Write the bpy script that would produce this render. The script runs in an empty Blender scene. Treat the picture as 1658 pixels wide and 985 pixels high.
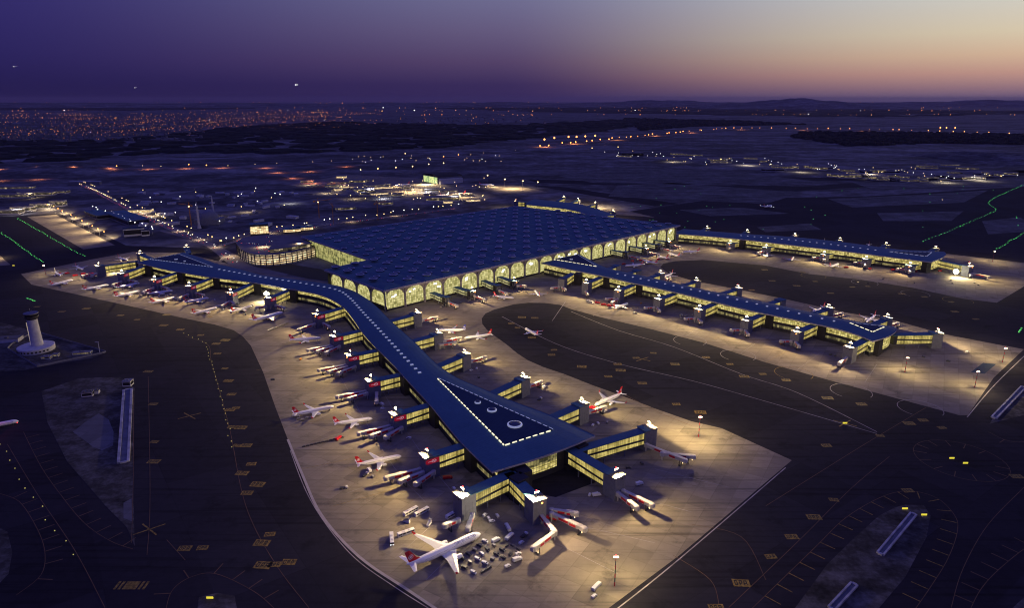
import bpy, math, random
from mathutils import Vector, Matrix
S = bpy.context.scene
COL = S.collection
rnd = random.Random(7)
# ------------------------------------------------------------------ camera
H, F, PX, PY, HOR = 320.0, 1105.0, 829.0, 492.5, 161.0
TH = math.atan((PY - HOR) / F)
cd = bpy.data.cameras.new("camera"); cam = bpy.data.objects.new("camera", cd); COL.objects.link(cam)
cam.location = (0, 0, H); cam.rotation_euler = (math.pi/2 - TH, 0, 0)
cd.sensor_width = 36; cd.lens = 36*F/1658; cd.clip_start = 1; cd.clip_end = 400000
S.camera = cam

def at(px, py, z=0.0):
    """survey helper: the world point at height z seen at a spot of the photograph"""
    u = (px-PX)/F; v = (PY-py)/F
    t = (H-z)/(math.sin(TH)-v*math.cos(TH))
    return Vector((u*t, (math.cos(TH)+v*math.sin(TH))*t, z))

# ------------------------------------------------------------------ materials
def nmat(name):
    m = bpy.data.materials.new(name); m.use_nodes = True
    n = m.node_tree.nodes; l = m.node_tree.links
    return m, n, l, n["Principled BSDF"]
def plain(name, col, rough=.6, metal=0.0, var=.12, scale=.3, spec=.3):
    m, n, l, b = nmat(name)
    b.inputs["Roughness"].default_value = rough; b.inputs["Metallic"].default_value = metal
    b.inputs["Specular IOR Level"].default_value = spec
    tc = n.new("ShaderNodeTexCoord"); t = n.new("ShaderNodeTexNoise"); t.inputs["Scale"].default_value = scale
    t.inputs["Detail"].default_value = 5
    l.new(tc.outputs["Object"], t.inputs["Vector"])
    r = n.new("ShaderNodeValToRGB")
    r.color_ramp.elements[0].position = .3; r.color_ramp.elements[1].position = .7
    r.color_ramp.elements[0].color = (*[c*(1-var) for c in col], 1); r.color_ramp.elements[1].color = (*[c*(1+var) for c in col], 1)
    l.new(t.outputs["Fac"], r.inputs["Fac"]); l.new(r.outputs["Color"], b.inputs["Base Color"])
    return m
def glow(name, col, strength, sample=False):
    m, n, l, b = nmat(name)
    b.inputs["Base Color"].default_value = (*col, 1); b.inputs["Emission Color"].default_value = (*col, 1)
    b.inputs["Emission Strength"].default_value = strength; b.inputs["Roughness"].default_value = .5
    if not sample: m.cycles.emission_sampling = 'NONE'
    return m
def mathn(n, l, op, a, b=None, c=None):
    x = n.new("ShaderNodeMath"); x.operation = op
    for i, v in enumerate((a, b, c)):
        if v is None: continue
        if isinstance(v, (int, float)): x.inputs[i].default_value = v
        else: l.new(v, x.inputs[i])
    return x.outputs[0]
def ramp(n, l, fac, stops, interp='LINEAR'):
    r = n.new("ShaderNodeValToRGB"); e = r.color_ramp; e.interpolation = interp
    while len(e.elements) < len(stops): e.elements.new(.5)
    for el, (p, c) in zip(e.elements, stops):
        el.position = p; el.color = (*c, 1)
    l.new(fac, r.inputs["Fac"]); return r.outputs["Color"]
def noise(n, l, vec, scale, detail=5, rough=.55):
    t = n.new("ShaderNodeTexNoise"); t.inputs["Scale"].default_value = scale
    t.inputs["Detail"].default_value = detail; t.inputs["Roughness"].default_value = rough
    l.new(vec, t.inputs["Vector"]); return t.outputs["Fac"]
def mixc(n, l, fac, a, b, mode='MIX'):
    x = n.new("ShaderNodeMix"); x.data_type = 'RGBA'; x.blend_type = mode
    for i, v in ((0, fac), (6, a), (7, b)):
        if isinstance(v, (int, float)): x.inputs[i].default_value = v
        elif isinstance(v, tuple): x.inputs[i].default_value = (*v, 1)
        else: l.new(v, x.inputs[i])
    return x.outputs[2]
def pos(n): return n.new("ShaderNodeNewGeometry").outputs["Position"]
def stretch(n, l, vec, rot, sc):
    mp = n.new("ShaderNodeMapping"); mp.inputs["Rotation"].default_value = (0, 0, rot); mp.inputs["Scale"].default_value = sc
    l.new(vec, mp.inputs["Vector"]); return mp.outputs["Vector"]

def mat_pavement(name, c0, c1, joint, rot, streak, stain):
    """poured concrete slabs or asphalt lanes: joints, patched lanes, tyre streaks, stains"""
    m, n, l, b = nmat(name); p = pos(n)
    rv = stretch(n, l, p, rot, (1, 1, 1))
    big = noise(n, l, p, .006, 4); fine = noise(n, l, p, .12, 6, .65)
    col = ramp(n, l, mathn(n, l, 'ADD', mathn(n, l, 'MULTIPLY', big, .55), mathn(n, l, 'MULTIPLY', fine, .45)), [(.32, c0), (.68, c1)])
    sx = n.new("ShaderNodeSeparateXYZ"); l.new(rv, sx.inputs[0])
    fl = mathn(n, l, 'FLOOR', mathn(n, l, 'DIVIDE', sx.outputs[0], joint)); fm = mathn(n, l, 'FLOOR', mathn(n, l, 'DIVIDE', sx.outputs[1], joint))
    cb = n.new("ShaderNodeCombineXYZ"); l.new(fl, cb.inputs[0]); l.new(fm, cb.inputs[1])
    wn = n.new("ShaderNodeTexWhiteNoise"); wn.noise_dimensions = '3D'; l.new(cb.outputs[0], wn.inputs["Vector"])
    col = mixc(n, l, .35, col, ramp(n, l, wn.outputs["Value"], [(0, tuple(c*.82 for c in c0)), (1, tuple(c*1.12 for c in c1))]))
    jx = mathn(n, l, 'LESS_THAN', mathn(n, l, 'FRACT', mathn(n, l, 'DIVIDE', sx.outputs[0], joint)), .7/joint); jy = mathn(n, l, 'LESS_THAN', mathn(n, l, 'FRACT', mathn(n, l, 'DIVIDE', sx.outputs[1], joint)), .7/joint)
    col = mixc(n, l, mathn(n, l, 'MULTIPLY', mathn(n, l, 'MAXIMUM', jx, jy), .17), col, tuple(c*.35 for c in c0))
    st = noise(n, l, stretch(n, l, p, rot, (1/160., 1/5., 1)), 1.0, 5, .6)
    col = mixc(n, l, mathn(n, l, 'MULTIPLY', ramp_f(n, l, st, .52, .72), streak), col, tuple(c*.35 for c in c0))
    s2 = noise(n, l, p, .035, 6, .7)
    col = mixc(n, l, mathn(n, l, 'MULTIPLY', ramp_f(n, l, s2, .56, .7), stain), col, tuple(c*.4 for c in c0))
    l.new(col, b.inputs["Base Color"]); b.inputs["Roughness"].default_value = .95
    b.inputs["Specular IOR Level"].default_value = .05
    return m
def ramp_f(n, l, v, a, bb):
    r = n.new("ShaderNodeMapRange"); r.inputs[1].default_value = a; r.inputs[2].default_value = bb
    l.new(v, r.inputs[0]); return r.outputs[0]
def mat_land(name, stops, scales=(.0006, .004, .05), rough=.95):
    m, n, l, b = nmat(name); p = pos(n)
    a = noise(n, l, stretch(n, l, p, .3, (1, 2.6, 1)), scales[0], 6, .6); c = noise(n, l, p, scales[1], 5, .6); d = noise(n, l, p, scales[2], 5, .6)
    f = mathn(n, l, 'ADD', mathn(n, l, 'ADD', mathn(n, l, 'MULTIPLY', a, .38), mathn(n, l, 'MULTIPLY', c, .36)), mathn(n, l, 'MULTIPLY', d, .26))
    l.new(ramp(n, l, f, stops), b.inputs["Base Color"]); b.inputs["Roughness"].default_value = rough
    b.inputs["Specular IOR Level"].default_value = .1
    return m
def mat_glass_lit(name, warm, dim, strength, pw=2.6, ph=4.2, floor=.10, dark=.22, bias=0.0, bigw=.9):
    """lit hall seen through curtain wall glass: panes of differing light, dark mullions and floor edges (uv in metres)"""
    m, n, l, b = nmat(name)
    uv = n.new("ShaderNodeUVMap").outputs["UV"]; s = n.new("ShaderNodeSeparateXYZ"); l.new(uv, s.inputs[0])
    u, v = s.outputs[0], s.outputs[1]
    ud = mathn(n, l, 'DIVIDE', u, pw); vd = mathn(n, l, 'DIVIDE', v, ph)
    cb = n.new("ShaderNodeCombineXYZ"); l.new(mathn(n, l, 'FLOOR', ud), cb.inputs[0]); l.new(mathn(n, l, 'FLOOR', vd), cb.inputs[1])
    wn = n.new("ShaderNodeTexWhiteNoise"); wn.noise_dimensions = '3D'; l.new(cb.outputs[0], wn.inputs["Vector"])
    big = noise(n, l, stretch(n, l, uv, 0, (.06, .16, 1)), 1.0, 4, .65)
    f = mathn(n, l, 'ADD', mathn(n, l, 'MULTIPLY', wn.outputs["Value"], .3), mathn(n, l, 'MULTIPLY', big, bigw))
    f = mathn(n, l, 'SUBTRACT', f, bias)
    col = ramp(n, l, f, [(.3, tuple(c*dark for c in dim)), (.5, dim), (.68, warm), (.9, tuple(min(1, c*1.25) for c in warm))])
    mu = mathn(n, l, 'LESS_THAN', mathn(n, l, 'FRACT', ud), .12); mv = mathn(n, l, 'LESS_THAN', mathn(n, l, 'FRACT', vd), floor)
    k = mathn(n, l, 'MAXIMUM', mu, mv)
    col = mixc(n, l, mathn(n, l, 'MULTIPLY', k, .8), col, (.012, .012, .014))
    l.new(col, b.inputs["Emission Color"]); b.inputs["Emission Strength"].default_value = strength
    b.inputs["Base Color"].default_value = (.02, .022, .028, 1); b.inputs["Roughness"].default_value = .15
    m.cycles.emission_sampling = 'NONE'
    return m
def mat_roof(name, c0, c1, rot=0.0, seam=3.0):
    m, n, l, b = nmat(name); p = pos(n)
    f = noise(n, l, p, .02, 5, .6); g = noise(n, l, p, .25, 4, .6)
    col = ramp(n, l, mathn(n, l, 'ADD', mathn(n, l, 'MULTIPLY', f, .6), mathn(n, l, 'MULTIPLY', g, .4)), [(.35, c0), (.65, c1)])
    s = n.new("ShaderNodeSeparateXYZ"); l.new(stretch(n, l, p, rot, (1, 1, 1)), s.inputs[0])
    k = mathn(n, l, 'LESS_THAN', mathn(n, l, 'FRACT', mathn(n, l, 'DIVIDE', s.outputs[0], seam)), .12)
    col = mixc(n, l, mathn(n, l, 'MULTIPLY', k, .3), col, tuple(c*.5 for c in c0))
    l.new(col, b.inputs["Base Color"]); b.inputs["Roughness"].default_value = .75; b.inputs["Specular IOR Level"].default_value = .2
    return m

M = {}
M['concrete'] = mat_pavement('apron concrete', (.172, .148, .110), (.285, .248, .188), 15, .55, .7, .7)
M['concrete2'] = mat_pavement('weathered concrete', (.10, .098, .10), (.18, .175, .18), 20, .2, .3, .5)
M['asphalt'] = mat_pavement('taxiway asphalt', (.0165, .0155, .020), (.036, .034, .042), 60, .95, .6, .5)
M['roadway'] = mat_pavement('road asphalt', (.14, .125, .118), (.26, .235, .215), 30, .3, .4, .3)
M['land'] = mat_land('dry land', [(.38, (.026, .025, .025)), (.47, (.07, .066, .062)), (.54, (.15, .142, .135)), (.63, (.29, .275, .26))], (.0011, .007, .03))
M['grass'] = mat_land('airfield grass', [(.40, (.045, .045, .042)), (.5, (.095, .092, .084)), (.6, (.17, .165, .15))], (.006, .03, .2))
M['earth'] = mat_land('bare earth', [(.38, (.018, .017, .016)), (.48, (.05, .046, .041)), (.56, (.105, .098, .088)), (.66, (.19, .178, .165))], (.02, .06, .25))
M['canopy'] = mat_land('woodland canopy', [(.34, (.006, .008, .007)), (.52, (.014, .017, .013)), (.68, (.03, .033, .024))], (.002, .012, .06))
M['kerb'] = plain('pale kerb', (.38, .34, .32), .8)
M['white_paint'] = plain('white road paint', (.30, .27, .265), .7, 0, .4, .08)
M['yellow_paint'] = plain('yellow road paint', (.25, .165, .03), .8, 0, .7, .5)
M['faded_paint'] = plain('faded orange paint', (.15, .085, .04), .8, 0, .3, .1)
M['black_paint'] = plain('black paint', (.012, .012, .012), .7)
M['roof'] = mat_roof('blue metal roof', (.048, .112, .145), (.072, .158, .195), .5, 4.0)
M['roof_dark'] = mat_roof('dark navy roof', (.016, .036, .062), (.024, .052, .085), .5, 4.0)
M['roof_pier'] = mat_roof('pier metal roof', (.057, .130, .162), (.084, .176, .212), .9, 3.0)
M['fascia'] = plain('eave fascia', (.30, .28, .34), .6)
M['facade_stone'] = plain('facade frame', (.24, .215, .26), .7)
M['wall_dark'] = plain('dark cladding', (.030, .030, .036), .6)
M['core'] = plain('charcoal stair core', (.022, .021, .026), .7)
M['tower_grey'] = plain('grey blue cladding', (.14, .145, .18), .6, 0, .12, .4)
M['cap'] = plain('white roof membrane', (.10, .097, .09), .7)
M['sign_red'] = glow('lit red signboard', (.42, .006, .022), .4)
M['sign_white'] = glow('lit white sign mark', (.9, .7, .72), .35)
M['metal'] = plain('galvanised steel', (.35, .35, .36), .45, .6)
M['dark_metal'] = plain('dark painted steel', (.05, .05, .055), .5, .3)
M['white_body'] = plain('white aircraft paint', (.80, .79, .80), .3, 0, .03, .5, .5)
M['grey_body'] = plain('grey wing paint', (.55, .55, .57), .35, 0, .05, .4, .5)
M['red'] = plain('red paint', (.52, .015, .025), .4, 0, .08)
M['blue'] = plain('navy paint', (.03, .035, .22), .4)
M['dark_glass'] = plain('dark glazing', (.015, .016, .02), .12, 0, .1, .3, .5)
M['rubber'] = plain('black rubber', (.018, .018, .018), .8)
M['letter'] = plain('deep blue lettering', (.03, .045, .22), .5)
M['truck_white'] = plain('white van paint', (.70, .69, .66), .4)
M['truck_dark'] = plain('dark grey vehicle paint', (.07, .07, .075), .5)
M['orange'] = plain('orange vehicle paint', (.55, .22, .03), .5)
M['jet_tunnel'] = plain('pale jet bridge panel', (.48, .45, .40), .5)
M['lamp_warm'] = glow('warm floodlight glass', (1, .83, .5), 14)
M['lamp_big'] = glow('glaring floodlight glass', (1, .9, .55), 40)
M['lamp_red'] = glow('red beacon glass', (1, .05, .06), 3)
M['lamp_orange'] = glow('sodium lamp glass', (1, .34, .07), 6)
M['lamp_yellow'] = glow('yellow lamp glass', (1, .66, .25), 6)
M['lamp_white'] = glow('white lamp glass', (1, .95, .86), 6)
M['lamp_green'] = glow('green taxiway lens', (.12, .85, .14), 1.0)
M['lamp_amber'] = glow('amber taxiway lens', (.8, .75, .15), .45)
M['skylight'] = glow('softly lit skylight glass', (.55, .60, .72), .3)
M['oculus'] = glow('dim oculus glass', (.03, .045, .10), .03)
M['clerestory'] = glow('lit clerestory glass', (1, .92, .55), 1.1)
M['terminal_glass'] = mat_glass_lit('terminal curtain wall', (.92, .82, .34), (.46, .43, .13), .8, 3.4, 4.4, .09, .3, -.24, .45)
M['terminal_glass_dim'] = mat_glass_lit('dim green curtain wall', (.62, .58, .2), (.22, .23, .07), .75, 4, 9, .03)
M['pier_glass'] = mat_glass_lit('pier concourse glass', (.88, .72, .25), (.40, .33, .08), .9, 3, 3.7, .14, .08)
M['bridge_glass'] = mat_glass_lit('gate hall glass', (.86, .68, .20), (.42, .33, .08), .75, 2.2, 6, .0, .2)
M['garage_glow'] = mat_glass_lit('lit parking deck', (1, .76, .40), (.50, .33, .14), 1.7, 5, 4, .3, .22)
M['bay_glow'] = mat_glass_lit('partly lit bays', (1, .78, .42), (.10, .075, .04), 1.1, 9, 4, .3, .02, .14)
M['lamp_green_dim'] = glow('dim green taxiway lens', (.10, .6, .12), .7)
M['city_wall'] = plain('dusky house walls', (.16, .15, .15), .9)
M['city_orange'] = glow('far sodium lamp', (1, .30, .05), 2.6)
M['city_yellow'] = glow('far yellow lamp', (1, .44, .11), 2.2)
M['hangar_glow'] = mat_glass_lit('lit hangar door', (.9, .95, .36), (.35, .55, .22), 1.1, 9, 30, 0, .5)
M['window_glow'] = mat_glass_lit('lit office windows', (1, .8, .45), (.12, .09, .05), .9, 5, 3.2, .35, .01, .16)
M['concrete_wall'] = plain('pale concrete wall', (.45, .45, .47), .8, 0, .15, .2)
M['trench'] = plain('weathered white concrete', (.34, .34, .35), .8, 0, .4, .12)
M['trench_bed'] = plain('damp grey trench bed', (.12, .125, .15), .6, 0, .3, .1)
M['wood_dark'] = plain('dark earth bank', (.03, .026, .02), .9)

# ------------------------------------------------------------------ mesh helpers
class MB:
    def __init__(s): s.v = []; s.f = []; s.mi = []; s.uv = []
    def poly(s, pts, mi=0, uv=None):
        k = len(s.v); s.v += [tuple(p) for p in pts]; s.f.append(tuple(range(k, k+len(pts)))); s.mi.append(mi)
        s.uv += list(uv) if uv else [(0, 0)]*len(pts)
    def hexa(s, b, t, mi=0, bottom=True):
        n = len(b)
        if bottom: s.poly(list(reversed(b)), mi)
        s.poly(t, mi)
        for i in range(n):
            j = (i+1) % n; s.poly([b[i], b[j], t[j], t[i]], mi)
    def box(s, x0, x1, y0, y1, z0, z1, mi=0):
        b = [(x0, y0, z0), (x1, y0, z0), (x1, y1, z0), (x0, y1, z0)]; t = [(x, y, z1) for x, y, _ in b]
        s.hexa(b, t, mi)
    def obox(s, c, d, l, w, z0, z1, mi=0):
        c = Vector((c[0], c[1])); d = Vector((d[0], d[1])).normalized(); e = Vector((-d.y, d.x))
        q = [c+d*a*l/2+e*bb*w/2 for a, bb in ((-1, -1), (1, -1), (1, 1), (-1, 1))]
        s.hexa([(p.x, p.y, z0) for p in q], [(p.x, p.y, z1) for p in q], mi)
    def prism(s, pts, z0, z1, mi=0):
        a = sum(pts[i][0]*pts[(i+1) % len(pts)][1]-pts[(i+1) % len(pts)][0]*pts[i][1] for i in range(len(pts)))
        if a < 0: pts = list(reversed(pts))
        s.hexa([(p[0], p[1], z0) for p in pts], [(p[0], p[1], z1) for p in pts], mi)
    def tube(s, p, q, r0, r1=None, n=8, mi=0, caps=True):
        p, q = Vector(p), Vector(q); r1 = r0 if r1 is None else r1
        d = (q-p).normalized(); a = d.orthogonal().normalized(); b = d.cross(a)
        A = [p+(a*math.cos(2*math.pi*i/n)+b*math.sin(2*math.pi*i/n))*r0 for i in range(n)]
        B = [q+(a*math.cos(2*math.pi*i/n)+b*math.sin(2*math.pi*i/n))*r1 for i in range(n)]
        for i in range(n): s.poly([A[i], A[(i+1) % n], B[(i+1) % n], B[i]], mi)
        if caps: s.poly(list(reversed(A)), mi); s.poly(B, mi)
    def lathe(s, c, prof, n=20, mi=0, axis='z'):
        rings = []
        for r, h in prof:
            if axis == 'z': rings.append([(c[0]+r*math.cos(2*math.pi*i/n), c[1]+r*math.sin(2*math.pi*i/n), c[2]+h) for i in range(n)])
            else: rings.append([(c[0]+h, c[1]+r*math.cos(2*math.pi*i/n), c[2]+r*math.sin(2*math.pi*i/n)) for i in range(n)])
        for A, B in zip(rings, rings[1:]):
            for i in range(n): s.poly([A[i], A[(i+1) % n], B[(i+1) % n], B[i]], mi)
        s.poly(list(reversed(rings[0])), mi); s.poly(rings[-1], mi)
    def ball(s, c, r, mi=0):
        o = [(1, 0, 0), (-1, 0, 0), (0, 1, 0), (0, -1, 0), (0, 0, 1), (0, 0, -1)]
        p = [(c[0]+a*r, c[1]+b*r, c[2]+d*r) for a, b, d in o]
        for i, j, k in ((0, 2, 4), (2, 1, 4), (1, 3, 4), (3, 0, 4), (2, 0, 5), (1, 2, 5), (3, 1, 5), (0, 3, 5)): s.poly([p[i], p[j], p[k]], mi)
    def mesh(s, name, mats, smooth=False):
        me = bpy.data.meshes.new(name); me.from_pydata(s.v, [], s.f)
        for m in (mats if isinstance(mats, (list, tuple)) else [mats]): me.materials.append(m)
        me.polygons.foreach_set("material_index", s.mi)
        ul = me.uv_layers.new(name="uv"); ul.data.foreach_set("uv", [c for t in s.uv for c in t])
        if smooth: me.polygons.foreach_set("use_smooth", [True]*len(s.f))
        me.update(); return me
def tag(o, label=None, cat=None, group=None, kind=None):
    for k, v in (('label', label), ('category', cat), ('group', group), ('kind', kind)):
        if v: o[k] = v
    return o
def obj(name, mb, mats, parent=None, smooth=False, **t):
    me = mb if isinstance(mb, bpy.types.Mesh) else mb.mesh(name, mats, smooth)
    o = bpy.data.objects.new(name, me); COL.objects.link(o)
    if parent: o.parent = parent
    return tag(o, **t)
def thing(name, label, cat, loc=(0, 0, 0), rz=0.0, group=None):
    o = bpy.data.objects.new(name, None); COL.objects.link(o); o.empty_display_size = .1
    o.location = loc; o.rotation_euler = (0, 0, rz); return tag(o, label, cat, group)
KIDS = {}
def dup(o, loc=None, rz=None, label=None, group=None, parent=None, scale=None):
    c = o.copy(); COL.objects.link(c)
    if parent: c.parent = parent
    if loc is not None: c.location = loc
    if rz is not None: c.rotation_euler = (0, 0, rz)
    if scale: c.scale = (scale,)*3
    tag(c, label, None, group)
    if o.name not in KIDS: KIDS[o.name] = list(o.children)
    for ch in KIDS[o.name]: dup(ch, parent=c)
    return c
def structure(name, mb, mats, smooth=False): return obj(name, mb, mats, smooth=smooth, kind='structure')
def spot(loc, direction, power, cone=160, blend=.6, col=(1, .74, .40), radius=.9, name="flood_light_source", parent=None):
    d = bpy.data.lights.new(name, 'SPOT'); d.energy = power; d.color = col; d.spot_size = math.radians(cone); d.spot_blend = blend
    d.shadow_soft_size = radius
    o = bpy.data.objects.new(name, d); COL.objects.link(o); o.location = loc
    o.rotation_euler = Vector(direction).to_track_quat('-Z', 'Y').to_euler()
    if parent: o.parent = parent
    return o
def strip(pts, w, z, mb, mi=0):
    """a flat band of width w along ground points"""
    P = [Vector((p[0], p[1])) for p in pts]
    off = []
    for i in range(len(P)):
        d = (P[min(i+1, len(P)-1)]-P[max(i-1, 0)]).normalized(); off.append(Vector((-d.y, d.x))*w/2)
    for i in range(len(P)-1):
        a, b = P[i]+off[i], P[i]-off[i]; c, d = P[i+1]-off[i+1], P[i+1]+off[i+1]
        mb.poly([(b.x, b.y, z), (c.x, c.y, z), (d.x, d.y, z), (a.x, a.y, z)], mi)
def smoothline(pts, n=6):
    P = [Vector((p[0], p[1])) for p in pts]; out = []
    for i in range(len(P)-1):
        p0, p1, p2, p3 = P[max(i-1, 0)], P[i], P[i+1], P[min(i+2, len(P)-1)]
        for k in range(n):
            t = k/n
            out.append(.5*((2*p1)+(p2-p0)*t+(2*p0-5*p1+4*p2-p3)*t*t+(3*p1-p0-3*p2+p3)*t**3))
    out.append(P[-1]); return out
def gpts(px, z=0): return [at(x, y, z) for x, y in px]
def along(P, step):
    """points every step metres along a line"""
    out = []; carry = 0
    for a, b in zip(P, P[1:]):
        a = Vector((a[0], a[1])); b = Vector((b[0], b[1])); L = (b-a).length
        if L < 1e-6: continue
        t = carry
        while t < L: out.append((a+(b-a)*t/L, (b-a)/L)); t += step
        carry = t-L
    return out
ORD = "first second third fourth fifth sixth seventh eighth ninth tenth eleventh twelfth".split()
# ------------------------------------------------------------------ world: dusk sky
W = bpy.data.worlds.new("World"); S.world = W; W.use_nodes = True
n, l = W.node_tree.nodes, W.node_tree.links
bg = n["Background"]
def srgb(r, g, b): return tuple((c/255/12.92 if c/255 <= .04045 else ((c/255+.055)/1.055)**2.4) for c in (r, g, b))
tc = n.new("ShaderNodeTexCoord"); sp = n.new("ShaderNodeSeparateXYZ"); l.new(tc.outputs["Generated"], sp.inputs[0])
GA = math.radians(62)
d = mathn(n, l, 'ADD', mathn(n, l, 'MULTIPLY', sp.outputs[0], math.sin(GA)), mathn(n, l, 'MULTIPLY', sp.outputs[1], math.cos(GA)))
el = mathn(n, l, 'MULTIPLY', sp.outputs[2], 2.5)     # 0.4 in z is the end of the ramps
k = 2.5
ZEN, ZEN2 = (.068, .070, .40), (.072, .076, .40)
left = ramp(n, l, el, [(0, srgb(32, 25, 70)), (.05*k, srgb(40, 34, 92)), (.127*k, srgb(47, 40, 108)), (1, ZEN)])
mid = ramp(n, l, el, [(0, srgb(56, 43, 90)), (.02*k, srgb(60, 46, 91)), (.05*k, srgb(90, 71, 107)), (.09*k, srgb(108, 97, 131)), (.127*k, srgb(117, 114, 149)), (1, ZEN2)])
right = ramp(n, l, el, [(0, srgb(125, 108, 138)), (.012*k, srgb(160, 124, 134)), (.03*k, srgb(205, 158, 142)), (.05*k, srgb(224, 190, 158)), (.075*k, srgb(228, 212, 180)), (.127*k, srgb(216, 218, 212)), (.17*k, srgb(125, 145, 200)), (.24*k, srgb(75, 85, 150)), (1, ZEN2)])
def sm(v, a, b):
    r = n.new('ShaderNodeMapRange'); r.interpolation_type = 'SMOOTHSTEP'; r.inputs[1].default_value = a; r.inputs[2].default_value = b; l.new(v, r.inputs[0]); return r.outputs[0]
c1 = mixc(n, l, sm(d, -.22, .66), left, mid)
c2 = mixc(n, l, sm(d, .45, 1.01), c1, right)
sky = n.new("ShaderNodeTexSky"); sky.sky_type = 'NISHITA'; sky.sun_disc = False
sky.sun_elevation = math.radians(-1.5); sky.sun_rotation = GA
add = mixc(n, l, .004, c2, sky.outputs[0], 'ADD')
l.new(add, bg.inputs["Color"]); bg.inputs["Strength"].default_value = .98
sd = bpy.data.lights.new("afterglow_sun", 'SUN'); sd.energy = .12; sd.angle = math.radians(20); sd.color = (1, .72, .55)
so = bpy.data.objects.new("afterglow_sun", sd); COL.objects.link(so)
so.rotation_euler = Vector((-math.sin(GA)*.98, -math.cos(GA)*.98, -.12)).to_track_quat('-Z', 'Y').to_euler()
v = S.view_settings; v.view_transform = 'Standard'; v.look = 'None'; v.gamma = 1; v.exposure = 0; v.use_curve_mapping = False
S.cycles.max_bounces = 4; S.cycles.diffuse_bounces = 2; S.cycles.sample_clamp_indirect = 1.5
S.cycles.use_denoising = True; S.cycles.denoising_prefilter = 'ACCURATE'; S.cycles.use_adaptive_sampling = False; S.cycles.filter_width = 1.1

# ------------------------------------------------------------------ ground sheet, hills
g = MB(); R = 90000
g.poly([(-R, -3000, -.3), (R, -3000, -.3), (R, R, -.3), (-R, R, -.3)])
structure('ground', g, M['land'])
h = MB()
def ridge(px0, px1, pxd, height, seed, depth=5000):
    r = random.Random(seed); N = 60
    ph = [r.uniform(0, 6.28) for _ in range(5)]
    rows = []
    for j in range(7):
        row = []
        for i in range(N+1):
            t = i/N; x = (px0+(px1-px0)*t-PX)/F*pxd*1.04
            env = math.sin(math.pi*min(1, max(0, t)))**.6
            hh = height*env*(.80+.10*math.sin(2.1*6.28*t+ph[0])+.05*math.sin(5.3*6.28*t+ph[1])+.03*math.sin(13*6.28*t+ph[2])+.015*math.sin(31*6.28*t+ph[3]))
            row.append((x, pxd+depth*(j/6-.5), max(0, hh*math.sin(math.pi*j/6))-.4))
        rows.append(row)
    for a, b in zip(rows, rows[1:]):
        for i in range(N): h.poly([a[i], a[i+1], b[i+1], b[i]])
ridge(1110, 1400, 26000, 395, 3); ridge(860, 1250, 34000, 330, 4); ridge(1280, 1800, 33000, 340, 14)
ridge(-200, 700, 30000, 250, 5); ridge(500, 1000, 31000, 260, 6)
ridge(60, 230, 3350, 30, 8, 700); ridge(1480, 1640, 3900, 42, 9, 900)
structure('hills', h, M['land'], True)
# the evening air: one even volume round everything
hz = MB(); hz.box(-95000, 95000, -4000, 95000, -2, 560)
hm = bpy.data.materials.new('evening haze'); hm.use_nodes = True; hn = hm.node_tree.nodes; hn.clear()
ho = hn.new('ShaderNodeOutputMaterial'); hv = hn.new('ShaderNodeVolumePrincipled'); hv.inputs['Color'].default_value = (.62, .48, .60, 1); hv.inputs['Density'].default_value = 1.1e-5; hv.inputs['Anisotropy'].default_value = .2
hm.node_tree.links.new(hv.outputs[0], ho.inputs['Volume'])
obj('haze', hz, hm, kind='stuff')

# ------------------------------------------------------------------ airfield surfaces
def sheet(name, polys, z, mat):
    mb = MB()
    for p in polys:
        q = gpts(p)
        if sum(q[i].x*q[(i+1) % len(q)].y-q[(i+1) % len(q)].x*q[i].y for i in range(len(q))) < 0: q.reverse()
        mb.poly([(a.x, a.y, z) for a in q])
    return structure(name, mb, mat)
FIELD = [(-500, 1150), (-500, 352), (20, 350), (95, 345), (205, 398), (330, 402), (420, 436), (560, 470), (900, 400), (1000, 345), (1160, 322), (1400, 318), (1760, 296), (2300, 300), (2300, 1150)]
sheet('taxiway_asphalt', [FIELD], .0, M['asphalt'])
APRON1 = [(34, 444), (51, 461), (142, 481), (220, 498), (304, 517), (348, 526), (378, 535), (393, 545), (406, 560), (426, 603), (446, 660), (466, 712), (475.5, 735), (490, 770), (503, 800), (520, 834), (535, 856), (580, 901), (629, 938), (660, 956), (705, 986), (760, 1030), (900, 1045),
 (985, 986), (1099, 901), (1282, 746), (1168, 694), (1120, 683), (1060, 662), (1009, 642), (961, 625), (913, 606), (880, 595), (855, 584), (838, 573), (820, 558), (802, 545), (788, 534), (781, 525), (780, 516), (786, 508), (799, 502), (832, 493), (856, 490.5), (882, 491), (907, 494), (925, 501), (969, 513), (1053, 533), (1138, 555), (1239, 587), (1360, 621), (1431, 640), (1553, 673), (1567, 673),
 (1609, 612), (1658, 566), (1614, 558), (1529, 541.6), (1449, 519.5), (1366, 506), (1269, 484), (1200, 470), (1118, 454), (1082, 443), (1069, 433), (1074, 427), (1094, 423), (1138, 421), (1239, 430), (1310, 444), (1393, 453), (1476, 466), (1559, 484), (1614, 490.5), (1658, 464), (1690, 445),
 (1658, 426), (1540, 412), (1120, 372), (900, 385), (640, 450), (560, 462), (420, 440), (300, 410), (215, 408), (150, 420)]
sheet('apron_concrete', [APRON1], .06, M['concrete'])
sheet('remote_stand_concrete', [[(44, 351), (91, 348), (186, 397), (135, 404)], [(-60, 398), (0, 414), (17, 429), (-60, 436)], [(510, 292), (560, 283), (700, 290), (760, 316), (790, 324), (730, 325), (650, 315)], [(770, 302), (830, 299), (890, 312), (810, 313)], [(905, 330), (1010, 340), (1060, 352), (960, 345)]], .05, M['concrete'])
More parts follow.
